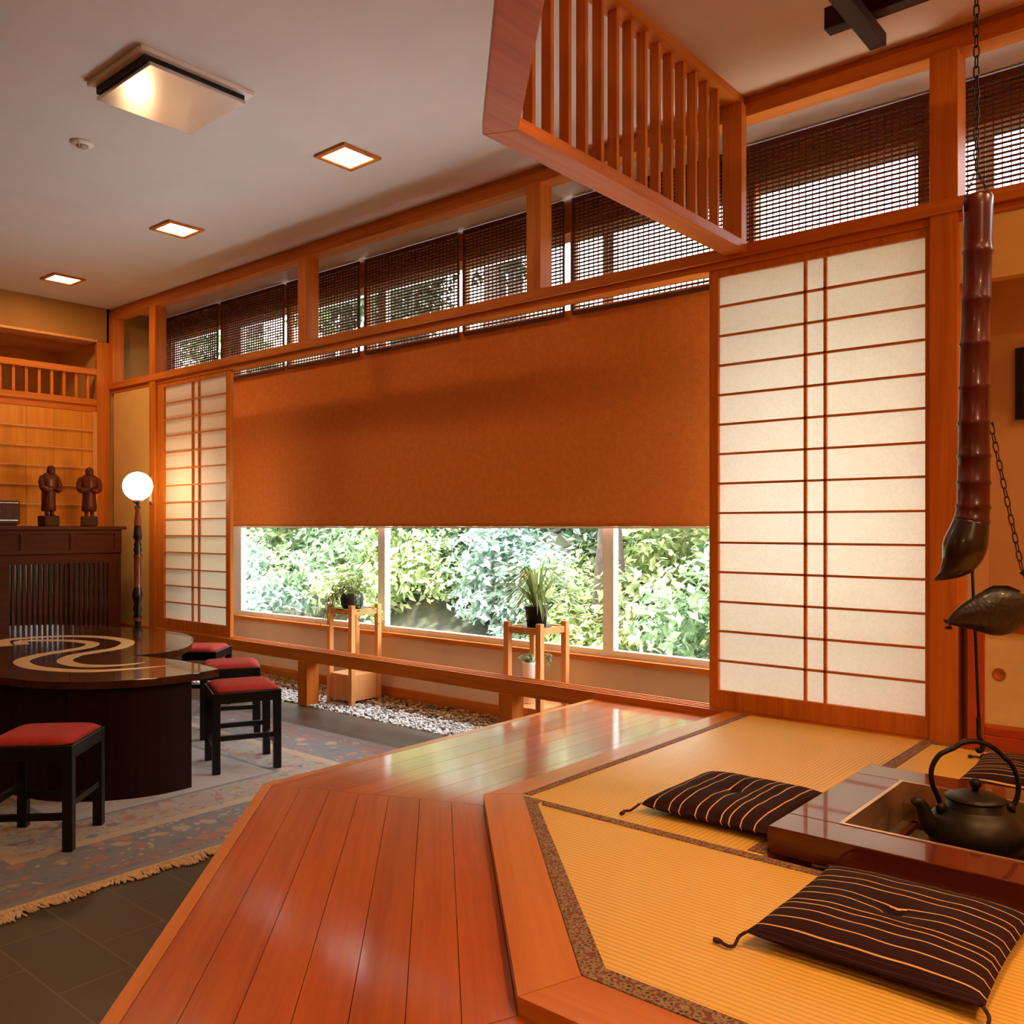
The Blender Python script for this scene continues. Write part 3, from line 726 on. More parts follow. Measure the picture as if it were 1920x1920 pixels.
# fish
t = empty('carved_fish', HPt(1850, 1150), 'dark carved fish crosspiece hung on the hook rod', 'carved fish')
T1 = t.location.copy()
M_fish = None
def m_fish():
    m, nt, b = newmat('fish_scales')
    vo = N(nt, 'ShaderNodeTexVoronoi'); vo.inputs['Scale'].default_value = 95; L(nt, tex(nt), vo.inputs['Vector'])
    L(nt, ramp(nt, vo.outputs['Distance'], [(.1,(.030,.009,.005)),(.6,(.008,.004,.003))]), b.inputs['Base Color'])
    b.inputs['Roughness'].default_value = .42; b.inputs['Coat Weight'].default_value = .1; bump(nt, b, vo.outputs['Distance'], .5, .002); return m
fpz = [(1776,1168,5,4),(1784,1162,10,7),(1800,1156,20,12),(1820,1151,29,18),(1842,1148,39,24),(1862,1147,44.5,26),(1882,1147,44,26),(1905,1146,37,22),(1928,1143,27,16),(1950,1137,17,10),(1965,1128,11,7),(1975,1115,9,6)]
V = []; F = []; sg = 20; pts = smooth_path([(a,b,c) for a,b,c,d_ in fpz], 4); th = smooth_path([(d_,0,0) for *_, d_ in fpz], 4)
fwd = Vector((FX,FY,0))
for i, p in enumerate(pts):
    cc = HPt(p.x, p.y)-T1; k0 = DH/FPX
    for k in range(sg):
        a = 2*pi*k/sg; V.append(cc + Vector((0,0,1))*sin(a)*p.z*k0 + fwd*cos(a)*th[i].x*k0)
for i in range(len(pts)-1):
    for k in range(sg): F.append((i*sg+k, i*sg+(k+1)%sg, (i+1)*sg+(k+1)%sg, (i+1)*sg+k))
m = MB().add(V, F, True); m.f.append(tuple(range(sg))); m.sm.append(True); m.f.append(tuple(len(V)-sg+k for k in range(sg-1,-1,-1))); m.sm.append(True)
m.build('body', m_fish(), t)
def fl(ptsx, thick, name, par=t, T=None):
    T = T1 if T is None else T
    m = MB(); n = len(ptsx)
    f = [HPt(x,y,-thick/2)-T for x,y in ptsx]; b = [HPt(x,y,thick/2)-T for x,y in ptsx]
    m.add(f+b, [tuple(range(n)), tuple(range(2*n-1,n-1,-1))]+[(i,n+i,n+(i+1)%n,(i+1)%n) for i in range(n)])
    return m.build(name, M_ironb, par)
fl([(1768,1160),(1779,1163),(1783,1170),(1772,1168)], .008, 'lip')
fl([(1770,1176),(1783,1172),(1786,1180),(1775,1180)], .008, 'lip')
fl([(1968,1122),(1960,1098),(1958,1070),(1990,1085),(2010,1078),(1988,1118)], .012, 'tail')
fl([(1842,1108),(1862,1098),(1890,1098),(1915,1108),(1905,1113),(1862,1106)], .008, 'dorsal_fin')
# side chain
t = empty('side_chain', HPt(1857,793), 'thin link chain slanting from the bamboo down to the fish', 'chain')
T0b = T0; T0 = t.location.copy()
off(chain(HPt(1858,796), HPt(1916,1068), 16, '', None, None, .0019, .0062)).build('links', M_chain, t)
off(MB().tube([HPt(1852,793), HPt(1860,792), HPt(1862,798)], .003, 8)).build('staple', M_ironb, t)
fl([(1911,1074),(1920,1068),(1930,1072),(1926,1082),(1918,1080)], .01, 'anchor_hook', t, T0)
off(MB().tube([HPt(1920,1078), HPt(1924,1100), HPt(1930,1125)], .0025, 8)).build('wire', M_chain, t)
T0 = T0b
# kettle, local x = to the right in the picture
kc = HPt(1829, 1500); KX, KY = kc.x, kc.y
t = empty('iron_kettle', (KX, KY, .352), 'black cast iron kettle hanging over the hearth', 'kettle', rz=ANG)
MB().lathe([(.0,0),(.055,.0),(.085,.012),(.112,.038),(.124,.068),(.122,.092),(.110,.114),(.092,.130),(.078,.138),(.074,.142),(.073,.160),(.070,.162),(.0,.162)], 44).build('body', M_iron, t)
MB().lathe([(.076,.163),(.076,.167),(.06,.174),(.03,.182),(.0,.184)], 40).build('lid', M_iron, t)
MB().lathe([(.008,.184),(.008,.192),(.016,.200),(.016,.210),(.008,.217),(.0,.218)], 18).build('knob', M_ironb, t)
hp = [(-.092,0,.135),(-.100,0,.165),(-.117,0,.205),(-.118,0,.245),(-.100,0,.278),(-.078,0,.292),(-.058,0,.300),(-.040,0,.312),(-.010,0,.318),(.025,0,.312),(.055,0,.296),(.080,0,.272),(.092,0,.262),(.108,0,.236),(.116,0,.200),(.112,0,.165),(.096,0,.135)]
MB().tube(smooth_path(hp, 4), .0068, 10).build('handle', M_ironb, t)
for s_ in (-1, 1): MB().lathe([(.0,-.012),(.013,-.008),(.014,.010),(.008,.018),(.0,.02)], 12, (s_*.093,0,.135)).build('handle_lug', M_iron, t)
sp = smooth_path([(-.095,0,.072),(-.122,0,.090),(-.135,0,.118),(-.143,0,.142),(-.156,0,.156),(-.170,0,.150)], 5)
MB().tube(sp, [.026-.016*i/(len(sp)-1) for i in range(len(sp))], 14).build('spout', M_iron, t)

# ------------------------------------------------------------------ cushions
def zab(loc, rz, sx, sy, lab):
    t = empty('floor_cushion', loc, lab, 'cushion', 'striped floor cushions around the hearth', rz)
    n = 36; H = .036; V = []; F = []
    def pt(i, j, s_):
        u, v = 2*i/n-1, 2*j/n-1
        pin = .045
        x = u*sx/2*(1-pin*(1-v*v)*abs(u)**4) if False else u*sx/2*(1-pin*(1-v*v))
        y = v*sy/2*(1-pin*(1-u*u))
        k = (max(0, 1-abs(u)**4)*max(0, 1-abs(v)**4))**.5
        r2 = (u*u+v*v); dim = math.exp(-r2/.006)*.62 + math.exp(-r2/.06)*.22
        wr = .0018*sin(9*u+5*v)*sin(6*v-4*u)*k
        z = H*k*(1-dim)+wr
        return (x, y, .028 + (z if s_ > 0 else -min(.027, .030*k)))
    for j in range(n+1):
        for i in range(n+1): V.append(pt(i,j,1))
    for j in range(n+1):
        for i in range(n+1): V.append(pt(i,j,-1))
    q = (n+1)**2
    for j in range(n):
        for i in range(n):
            a = j*(n+1)+i; F.append((a, a+1, a+n+2, a+n+1)); F.append((q+a, q+a+n+1, q+a+n+2, q+a+1))
    for i in range(n):
        F.append((i, q+i, q+i+1, i+1)); a = n*(n+1)+i; F.append((a, a+1, q+a+1, q+a))
        a = i*(n+1); F.append((a, a+n+1, q+a+n+1, q+a)); a += n; F.append((a, q+a, q+a+n+1, a+n+1))
    MB().add(V, F, True).build('cover', M_zab, t)
    for cx, cyy, bend in ((-1,-1,1), (1,-1,-1), (-1,1,-1), (1,1,1)):
        x, y = cx*sx/2, cyy*sy/2
        pts = smooth_path([(x*.985,y*.985,.028),(x+cx*.008,y+cyy*.006,.018),(x+cx*.010,y+cyy*.022,.006),(x+cx*.022+bend*.004,y+cyy*.034,.006),(x+cx*.040,y+cyy*.030+bend*.004,.006)], 5)
        m = MB().tube(pts, .0036, 8); m.tube([pts[-1]-Vector((cx*.004,0,0)), pts[-1]+Vector((cx*.006,0,0)), pts[-1]+Vector((cx*.014,0,0))], [.004,.0065,.0055], 8)
        m.build('tassel', M_cord, t)
    MB().lathe([(.0,.004),(.006,.002),(.007,-.006)], 10, (0,0,.036)).build('tuft', M_cord, t)
    return t
zab((-1.225, 2.500, ZT), pi/2, .45, .41, 'striped cushion left of the hearth')
zab((-.590, 1.930, ZT), rad(0), .445, .47, 'striped cushion in the foreground before the hearth')
zab((-.545, 3.375, ZT), rad(2), .46, .44, 'striped cushion behind the hearth, seen through the kettle handle')

# ------------------------------------------------------------------ table
t = empty('s_curved_table', (-5.25, 2.23, 0), 'dark low table with two curved lobes and cream inlay', 'table')
tc = (-5.25, 2.23)
half = [(-4.40,1.60),(-4.20,1.655),(-4.02,1.775),(-3.90,1.92),(-3.845,2.08),(-3.835,2.22),(-3.86,2.37),(-4.05,2.39),(-4.25,2.395),(-4.45,2.365),(-4.62,2.32),(-4.60,2.46),(-4.66,2.62),(-4.90,2.83),(-5.22,2.99),(-5.60,3.01),(-5.90,2.96)]
half = [(x-tc[0], y-tc[1]) for x, y in half]
outl = half + [(-x, -y) for x, y in half]
# round only the convex runs
def rnd(poly, sharp):
    out = []; n = len(poly)
    for i in range(n):
        p0, p1, p2, p3 = poly[i-1], poly[i], poly[(i+1)%n], poly[(i+2)%n]
        if i in sharp: p0 = p1
        if (i+1) % n in sharp: p3 = p2
        for k in range(5):
            tt = k/5
            out.append(tuple(.5*((2*p1[a])+(p2[a]-p0[a])*tt+(2*p0[a]-5*p1[a]+4*p2[a]-p3[a])*tt*tt+(-p0[a]+3*p1[a]-3*p2[a]+p3[a])*tt**3) for a in (0,1)))
    return out
nh = len(half); outl = rnd(outl, {6, 10, nh+6, nh+10})
ZTB = .56
MB().prism(outl, ZTB-.036, ZTB).build('tabletop', M_table, t, bevel=.003)
# curved base that follows the two lobes
bh = [(-4.40,1.645),(-4.21,1.70),(-4.05,1.81),(-3.95,1.945),(-3.895,2.09),(-3.888,2.24),(-4.25,2.27),(-4.72,2.25),(-4.68,2.46),(-4.74,2.60),(-4.95,2.78),(-5.24,2.93),(-5.60,2.95),(-5.88,2.90)]
bh = [(x-tc[0], y-tc[1]) for x, y in bh]; nb = len(bh)
bo = rnd(bh + [(-x, -y) for x, y in bh], {5, 7, nb+5, nb+7})
MB().prism(bo, .011, ZTB-.0365).build('curved_base', M_tbase, t)
# inlay
def unz(px, py, z):
    tt = (px-960)/FPX; v = (987-py)/FPX; k = (z-HC)/v
    return ((FX+RX*tt)*k-tc[0], (FY+RY*tt)*k-tc[1])
for k_, pts in enumerate(([(11,1212),(8,1201),(60,1195.5),(120,1193),(180,1194),(222,1198.5),(240,1205),(222,1215),(180,1222),(140,1229),(121,1239),(140,1246.5),(180,1249),(230,1247),(272,1242)],
          [(42,1209),(42,1202.5),(90,1200.8),(140,1202),(173,1206.5),(162,1213.5),(125,1220),(80,1227),(46,1236),(42,1244),(66,1252),(120,1257),(180,1258),(250,1254),(320,1247.5)])):
    wp = [unz(x, y, ZTB) for x, y in pts]
    wp = smooth_path([(a, b, 0) for a, b in wp], 7)
    V = []; F = []; n = len(wp)
    for i, p in enumerate(wp):
        d_ = (wp[min(i+1,n-1)]-wp[max(i-1,0)]).normalized(); nn = Vector((-d_.y, d_.x, 0))
        hw = .037*(1 if i < n-14 else max(.12, (n-1-i)/14))
        V += [p+nn*hw+Vector((0,0,ZTB+.0012)), p-nn*hw+Vector((0,0,ZTB+.0012))]
        V += [p+nn*hw+Vector((0,0,ZTB-.001)), p-nn*hw+Vector((0,0,ZTB-.001))]
    for i in range(n-1):
        a = i*4; b = a+4
        F += [(a,a+1,b+1,b), (a,b,b+2,a+2), (a+1,a+3,b+3,b+1)]
    MB().add(V, F).build('inlay', M_paint, t)

# ------------------------------------------------------------------ stools
def stool(loc, rz, lab):
    t = empty('wooden_stool', loc, lab, 'stool', 'black stools with red cushions around the table', rz)
    a = .15; lw = .019; H = .405
    for sx in (-1, 1):
        for sy in (-1, 1):
            bx(sx*a-lw, sx*a+lw, sy*a-lw, sy*a+lw, 0, H).build('leg', M_black, t, bevel=.003)
    bx(-a-.018, a+.018, -a-.018, a+.018, H-.055, H).build('seat_frame', M_black, t, bevel=.004)
    m = MB(); 
    V = []; F = []; n = 12; s_ = a+.014
    for j in range(n+1):
        for i in range(n+1):
            u, v = 2*i/n-1, 2*j/n-1
            sa = (1-abs(u)**6)*(1-abs(v)**6)
            r = 1-.03*abs(u*v)**3
            V.append((u*s_*r, v*s_*r, H+.002+.026*sa**.5))
    for j in range(n):
        for i in range(n): a_ = j*(n+1)+i; F.append((a_, a_+1, a_+n+2, a_+n+1))
    rim = [i for i in range(n+1)]+[k*(n+1)+n for k in range(1,n+1)]+[n*(n+1)+i for i in range(n-1,-1,-1)]+[k*(n+1) for k in range(n-1,0,-1)]
    F.append(tuple(rim[::-1]))
    m.add(V, F, True); m.build('cushion', M_redcloth, t)
    for s2, z in ((-1,.13),(1,.13)):
        bx(-a+lw, a-lw, s2*a-.010, s2*a+.010, z-.012, z+.012).build('stretcher', M_black, t)
        bx(s2*a-.010, s2*a+.010, -a+lw, a-lw, .175-.012, .175+.012).build('stretcher', M_black, t)
    return t
s0 = stool((-4.075, 2.635, .011), rad(-24), 'black stool with red cushion at the table tip, nearest the deck')
dup(s0, (-4.75, 2.99, .011), rad(-32), 'black stool with red cushion, second along the window side of the table')
dup(s0, (-5.54, 3.25, .011), rad(-50), 'black stool with pinkish red cushion, farthest along the window side')
dup(s0, (-3.70, 1.500, .011), rad(45), 'black stool with red cushion in the left foreground on the rug edge')

# ------------------------------------------------------------------ rug
t = empty('oriental_rug', (-4.96, 2.14, 0), 'patterned oriental rug with cream fringe under the table', 'rug')
bx(-1.86, 1.86, -1.24, 1.24, .001, .010).build('pile', M_rug, t)
m = MB()
for s_ in (1, -1):
    y = -1.24
    while y < 1.24:
        ln = .055+.012*sin(y*11)+.014*sin(y*29)+.012*random.random(); dy = random.uniform(-.025,.025)+.012*sin(y*40)
        m.tube([(s_*1.855,y,.009),(s_*(1.87+ln*.4),y+dy*.4,.008),(s_*(1.86+ln),y+dy,.0045)], [.0045,.0045,.003], 4, cap=False); y += .0036
fr_ = m.build('fringe', M_fringe, t); fr_['kind'] = 'stuff'
bx(1.855, 1.872, -1.24, 1.24, .001, .012).build('edge_binding', M_fringe, t)

# ------------------------------------------------------------------ cabinet and what stands on it
t = empty('dark_cabinet', (-7.94, 2.25, 0), 'dark wooden sideboard with slatted sliding doors against the end wall', 'cabinet')
# local: x 0..0.54 depth, y -1.4..1.37
yR = 1.375
bx(-.015, .545, -1.45, yR+.035, 1.222, 1.25).build('top', M_cab, t, bevel=.003)
bx(0, .515, -1.42, yR, .06, 1.222).build('body', M_cab, t)
m = MB(); m.box(.515, .530, -1.42, yR, 1.03, 1.055); m.box(.515, .528, -1.42, yR, 1.19, 1.222)
for y in (yR-.03, .98, .60, .22, -.16, -.54, -.92, -1.3): m.box(.515, .528, y-.03, y+.03, 1.055, 1.19)
m.build('frieze_rails', M_cab, t)
M_cglass = plain('cabinet_glass', (.012,.010,.008), .10, 0, .0, var=.1)
for y0, y1, off_ in ((.42, 1.33, .0), (-.49, .44, -.012), (-1.40, -.47, .0)):
    x = .532+off_
    d = MB(); d.box(x-.016, x, y0, y0+.07, .30, 1.02); d.box(x-.016, x, y1-.07, y1, .30, 1.02); d.box(x-.016, x, y0+.07, y1-.07, .95, 1.02); d.box(x-.016, x, y0+.07, y1-.07, .30, .37)
    dd = d.build('door', M_cab, t, bevel=.002)
    bx(x-.017, x-.012, y0+.07, y1-.07, .37, .95).build('glass', M_cglass, dd)
    g = MB(); y = y0+.095
    while y < y1-.08:
        g.box(x-.012, x-.002, y-.010, y+.010, .37, .95); y += .040
    g.build('bars', M_cab, dd)
bx(0, .50, -1.40, yR-.02, 0, .06).build('plinth', M_dark, t)
# statues
def statue(y, lab, rz, k):
    t = empty('carved_figure', (-7.62, y, 1.25), lab, 'statue', 'carved wooden figures on the sideboard', rz)
    bx(-.055, .055, -.065, .065, 0, .088).build('pedestal', M_darkz, t, bevel=.012)
    V = []; F = []; sg = 20
    prof = [(.088,.046,.052,0),(.090,.050,.056,0),(.13,.052,.058,0) if k else (.13,.050,.055,0),(.20,.050,.052,.002),(.26,.052,.052,.004),(.30,.058,.064,.006),(.345,.056,.078,.006),(.375,.050,.070,.012),(.395,.034,.044,.018),(.405,.026,.028,.024)]
    lb = .125
    for z, rx, ry, ox in prof:
        zz_ = lb + (z-.088)*(1-.0)
        for i in range(sg):
            a = 2*pi*i/sg; fold = 1+.05*sin(a*7+z*20)
            V.append((ox+rx*cos(a)*fold, ry*sin(a)*fold, zz_))
    n = len(prof)
    for i in range(n-1):
        for j in range(sg): F.append((i*sg+j, i*sg+(j+1)%sg, (i+1)*sg+(j+1)%sg, (i+1)*sg+j))
    F.append(tuple(range(sg-1,-1,-1))); F.append(tuple((n-1)*sg+j for j in range(sg)))
    m = MB().add(V, F, True)
    m.build('robe', M_statue, t)
    hd = MB(); hd.lathe([(.0,-.045),(.022,-.040),(.032,-.018),(.033,.004),(.026,.026),(.012,.037),(.0,.040)], 18, (.032,0,.462))
    hd.lathe([(.0,-.006),(.005,-.004),(.005,.004),(.0,.006)], 8, (.066,0,.455))
    hd.build('head', M_statue, t)
    for s_ in (-1, 1):
        MB().tube(smooth_path([(.010,s_*.060,.405),(.020,s_*.078,.360),(.035,s_*.074,.315),(.062,s_*.045,.300),(.075,s_*.014,.312)], 4), [.022]*8+[.026]*5+[.018]*4, 12).build('arm', M_statue, t)
        MB().tube([(.010,s_*.022,.088),(.010,s_*.022,.130)], [.014,.017], 10).tube([(.006,s_*.022,.094),(.040,s_*.024,.092)], [.013,.009], 8).build('leg', M_statue, t)
    return t
statue(3.115, 'carved wooden robed figure on a block, left of the pair', rad(12), 0)
statue(3.445, 'carved wooden robed figure beside the corner post', rad(-20), 1)
t = empty('tabletop_radio', (-7.66, 2.66, 1.25), 'dark wooden tabletop radio with a cream dial, left picture edge', 'radio')
bx(-.08, .08, -.19, .22, .018, .205).build('case', M_darkz, t, bevel=.006)
bx(-.07, .07, -.17, .20, 0, .018).build('foot_board', M_cab, t)
MB().lathe([(.0,.0),(.036,.0),(.036,.006),(.0,.008)], 24).rot(Matrix.Translation((.081,.035,.12)) @ Matrix.Rotation(pi/2,4,'Y')).build('dial', M_paint, t)
bx(.080, .084, .06, .205, .045, .052).build('trim_strip', M_chrome, t)
bx(.080, .084, -.16, .205, .185, .190).build('trim_strip', M_chrome, t)
# small box before the radio
# floor lamp
t = empty('globe_floor_lamp', (-6.78, 3.445, 0), 'turned wooden floor lamp with glowing white globe', 'lamp')
prof = [(.15,0),(.15,.02),(.11,.035),(.05,.05),(.03,.08),(.024,.2),(.030,.24),(.024,.28),(.024,.50),(.034,.53),(.026,.56),(.036,.60),(.026,.64),(.036,.68),(.040,.71),(.030,.76),(.026,.80),(.029,.95),(.027,1.00),
 (.034,1.02),(.024,1.04),(.034,1.065),(.024,1.09),(.030,1.11),(.020,1.135),(.034,1.16),(.031,1.20),(.026,1.255),(.027,1.30),(.018,1.37),(.025,1.385),(.024,1.405),(.010,1.42),(.012,1.425)]
dk = [p for p in prof if p[1] <= .0 or True]
pole = MB().lathe(prof, 24)
def m_pole():
    m, nt, b = newmat('turned_pole')
    t_ = N(nt, 'ShaderNodeTexCoord'); sp = N(nt, 'ShaderNodeSeparateXYZ'); L(nt, t_.outputs['Object'], sp.inputs[0])
    zf = math_(nt, 'DIVIDE', sp.outputs[2], 1.45)
    R, B = (.28,.045,.012), (.012,.006,.005)
    L(nt, ramp(nt, zf, [(0,B),(.345,R),(.365,B),(.53,R),(.705,B),(.80,B),(.865,R),(.96,B)], 'CONSTANT'), b.inputs['Base Color'])
    b.inputs['Roughness'].default_value = .25; b.inputs['Coat Weight'].default_value = .5; return m
pole.build('pole', m_pole(), t)
MB().lathe([(.012,1.425),(.035,1.440),(.045,1.458),(.030,1.462)], 24).build('cup', M_brass, t)
gl = MB().lathe([(.03,1.458)]+[(.112*sin(a), 1.567-.112*cos(a)) for a in [rad(18+k*9) for k in range(18)]]+[(0,1.679)], 32).build('globe', emit('globe_glow', (1.0,.66,.32), 24), t)
# plate on the post
t = empty('wall_thermometer', (-7.20, D-.006, 1.56), 'small pale plate on the post behind the globe lamp', 'thermometer')
bx(-.022, .022, -.012, 0, -.12, .12).build('back_plate', M_brass, t, bevel=.002)
bx(-.014, .014, -.018, -.012, .01, .10).build('face', M_white, t); bx(-.014, .014, -.018, -.012, -.10, -.02).build('face', M_white, t)

# ------------------------------------------------------------------ low cabinet in the alcove
t = empty('alcove_cabinet', (-.90, D+.01, ZT), 'low alcove cabinet with cream sliding doors and red-brown frame', 'cabinet')
bx(.04, 2.0, .02, .42, .0, .44).build('body', M_light, t)
m = MB(); m.box(.018, .078, -.012, .02, .0, .50); m.box(.078, 2.0, -.012, .02, .455, .50); m.box(.078, 2.0, -.012, .02, .0, .055); m.box(.078, 2.0, -.004, .02, .055, .085)
m.box(.0, .078, -.045, .02, .0, .028)
m.build('frame', wood('red_cedar', (.42,.055,.016), (.52,.085,.022), 'X', .4, .2), t, bevel=.003)
M_fus = plain('cream_fusuma', (.86,.60,.30), .85, var=.04, vs=20)
for x0, x1, y in ((.078, 1.0, .004), (1.0, 1.95, .010)):
    d = bx(x0, x1, y-.004, y+.006, .100, .455).build('door', M_fus, t)
    e = MB(); e.box(x0, x1, y-.007, y-.004, .085, .100); e.build('door_edge', M_wx, d)
    MB().lathe([(.024,0),(.024,.003),(.019,.004),(.017,.001),(0,.001)], 24).rot(Matrix.Translation((x0+.05,y-.0045,.293)) @ Matrix.Rotation(pi/2,4,'X')).build('pull', M_wx, d)
bx(-.02, 2.0, -.012, .45, .501, .52).build('top', M_light, t)
t = None
ld = bpy.data.lights.new('alcove_lamp', 'AREA'); ld.size = .25; ld.energy = 5; ld.color = WARM
lt = empty('alcove_light', (.2, 4.02, 2.45), 'small recessed light in the alcove ceiling', 'downlight')
MB().lathe([(.05,0),(.06,-.004),(.05,-.008)], 20).build('ring', M_chrome, lt)
lo = bpy.data.objects.new('lamp', ld); C.objects.link(lo); lo.parent = lt; lo.location = (0,0,-.012)

# ------------------------------------------------------------------ gravel strip
ico = [(0,0,1)] + [(.894*cos(2*pi*k/5), .894*sin(2*pi*k/5), .447) for k in range(5)] + [(.894*cos(2*pi*(k+.5)/5), .894*sin(2*pi*(k+.5)/5), -.447) for k in range(5)] + [(0,0,-1)]
icf = [(0,1+k,1+(k+1)%5) for k in range(5)] + [(1+k,6+k,1+(k+1)%5) for k in range(5)] + [(1+(k+1)%5,6+k,6+(k+1)%5) for k in range(5)] + [(11,6+(k+1)%5,6+k) for k in range(5)]
def pebbles(n, y0, y1, s0_, s1_, flat, name, mat, lab, cat, zb):
    m = MB()
    for _ in range(n):
        x = random.uniform(-6.9, -2.5); y = random.uniform(y0, y1); s_ = random.uniform(s0_, s1_)
        a = random.uniform(0, pi); ex = random.uniform(.8, 1.5); fz = random.uniform(.5, .9)*flat
        z = zb + random.uniform(-.004, .014)
        ca, sa = cos(a), sin(a); V = []
        for v in ico:
            X, Y = v[0]*s_*ex, v[1]*s_; V.append((x+X*ca-Y*sa, y+X*sa+Y*ca, z+v[2]*s_*fz))
        m.add(V, icf, True)
    o = m.build(name, mat); tag(o, lab, cat, kind='stuff')
def m_peb(name, cs):
    m, nt, b = newmat(name); g = N(nt, 'ShaderNodeNewGeometry')
    L(nt, ramp(nt, g.outputs['Random Per Island'], cs, 'CONSTANT'), b.inputs['Base Color']); b.inputs['Roughness'].default_value = .7; return m
pebbles(9000, 3.80, 4.20, .007, .013, 1, 'white_gravel', m_peb('white_pebbles', [(0,(.80,.80,.80)),(.55,(.66,.65,.62)),(.8,(.35,.33,.30)),(.9,(.12,.11,.10))]), 'white gravel strip below the garden window', 'gravel', -.004)
pebbles(4200, 4.08, 4.32, .008, .015, .7, 'bark_chips', m_peb('brown_chips', [(0,(.34,.19,.08)),(.4,(.46,.28,.13)),(.75,(.16,.09,.04))]), 'brown chips heaped along the baseboard', 'bark chips', .014)

# ------------------------------------------------------------------ plant stands and plants
def stand(loc, rz, lab):
    t = empty('plant_stand', loc, lab, 'plant stand', 'tall cedar plant stands on the gravel', rz)
    a = .119; lw = .018; H = .70
    for sx in (-1, 1):
        for sy in (-1, 1): bx(sx*a-lw, sx*a+lw, sy*a-lw, sy*a+lw, 0, H).build('leg', M_light, t, bevel=.002)
    m = MB()
    for s_ in (-1, 1):
        m.box(-a+lw, a-lw, s_*a-.010, s_*a+.010, .635, .672); m.box(s_*a-.010, s_*a+.010, -a+lw, a-lw, .635, .672)
    m.build('top_rail', M_light, t)
    bx(-a+.01, a-.01, -a+.01, a-.01, .655, .665).build('shelf', M_light, t)
    m = MB()
    for s_ in (-1, 1):
        m.box(-a+lw, a-lw, s_*a-.006, s_*a+.006, .035, .215); m.box(s_*a-.006, s_*a+.006, -a+lw, a-lw, .035, .215)
    m.build('box_panel', M_light, t); bx(-a+.01, a-.01, -a+.01, a-.01, .205, .215).build('shelf', M_light, t)
    return t
st1 = stand((-4.945, 4.105, -.0), 0, 'cedar plant stand carrying the trailing plant, left')
st2 = dup(st1, (-3.235, 4.045, 0), rad(0), 'cedar plant stand carrying the spider plant, right')
def leafblade(m, pts, w_, taper=True):
    n = len(pts); V = []; F = []
    for i, p in enumerate(pts):
        p = Vector(p); d_ = (Vector(pts[min(i+1,n-1)])-Vector(pts[max(i-1,0)])).normalized()
        sd_ = d_.cross(Vector((0,0,1)))
        sd_ = sd_.normalized() if sd_.length > .01 else Vector((1,0,0))
        hw = w_*(sin(pi*min(.97, .12+.86*i/(n-1))) if taper else 1)
        V += [p-sd_*hw, p+Vector((0,0,-hw*.35)), p+sd_*hw]
    for i in range(n-1):
        a = i*3; F += [(a,a+1,a+4,a+3), (a+1,a+2,a+5,a+4)]
    m.add(V, F, True)
# spider plant
t = empty('spider_plant', (-3.235, 4.045, .666), 'spider plant in a black pot on the right stand', 'potted plant')
MB().lathe([(.0,0),(.055,0),(.068,.105),(.074,.106),(.074,.122),(.066,.122),(.062,.112),(.0,.112)], 28).build('pot', M_pot, t)
MB().lathe([(.0,-.001),(.085,-.001),(.090,.006),(.080,.004),(.0,.003)], 24).build('saucer', M_black, t)
m = MB()
for k in range(120):
    a = random.uniform(0, 2*pi); ln = random.uniform(.20, .46); up = random.uniform(.06, .28); r0 = random.uniform(0,.03)
    pts = []
    for i in range(8):
        s_ = i/7; r = r0+ln*s_*(.55+.45*s_); z = .11+up*sin(min(1,s_*1.35)*pi/1.7)-.20*max(0,s_-.45)**1.3*(1.3 if up < .14 else .7)
        pts.append((r*cos(a), r*sin(a)*.9, z))
    leafblade(m, pts, .0058)
m.build('leaves', m_leaf('spider_leaf', (.14,.25,.05), (.46,.58,.24)), t)
# trailing plant
t = empty('trailing_plant', (-4.945, 4.085, .666), 'leafy trailing plant in a dark round pot on the left stand', 'potted plant')
MB().lathe([(.0,0),(.060,0),(.078,.03),(.082,.07),(.074,.11),(.066,.115),(.060,.105),(.0,.105)], 28).build('pot', plain('dark_blue_pot', (.018,.022,.03), .3, 0, .5, var=.2), t)
MB().lathe([(.0,-.001),(.115,-.001),(.118,.006),(.10,.004),(.0,.003)], 24).build('saucer', M_black, t)
def clump(m, n, c, R, sz, squash=(1,1,1), shell=.55, droop=0):
    for _ in range(n):
        d_ = Vector((random.gauss(0,1), random.gauss(0,1), random.gauss(0,1))).normalized()
        r = R*(shell+(1-shell)*random.random())
        p = Vector((c[0]+d_.x*r*squash[0], c[1]+d_.y*r*squash[1], c[2]+d_.z*r*squash[2]))
        s_ = sz*random.uniform(.6, 1.3)
        nrm = (d_*.5+Vector((random.gauss(0,.5), random.gauss(0,.5), random.uniform(.2,1.0)))).normalized()
        u = nrm.cross(Vector((random.gauss(0,1), random.gauss(0,1), random.gauss(0,1)))).normalized(); v = nrm.cross(u)
        m.add([p-u*s_, p-v*s_*.45-u*.15*s_, p+u*s_*.9-nrm*s_*.25, p+v*s_*.45-u*.15*s_], [(0,1,2,3)])
m = MB(); clump(m, 300, (0,0,.16), .12, .020, (1.3,1.2,.7), .3); clump(m, 90, (-.13,-.05,.08), .07, .02, (1.2,1,1), .2)
for k in range(16):
    a = random.uniform(0, 2*pi); 
    for i in range(14):
        s_ = i/13; r = .08+.16*s_; z = .14-.02*i*s_*.9
        clump(m, 2, (r*cos(a), r*sin(a), max(-.10, z)), .012, .014)
m.build('leaves', m_leaf('trailing_leaf', (.10,.18,.05), (.38,.48,.16)), t)
m = MB()
for k in range(14):
    a = random.uniform(0, 2*pi); m.tube(smooth_path([(0,0,.1),(.05*cos(a),.05*sin(a),.15),(.12*cos(a),.12*sin(a),.12),(.2*cos(a),.2*sin(a),.03)], 3), .0012, 5)
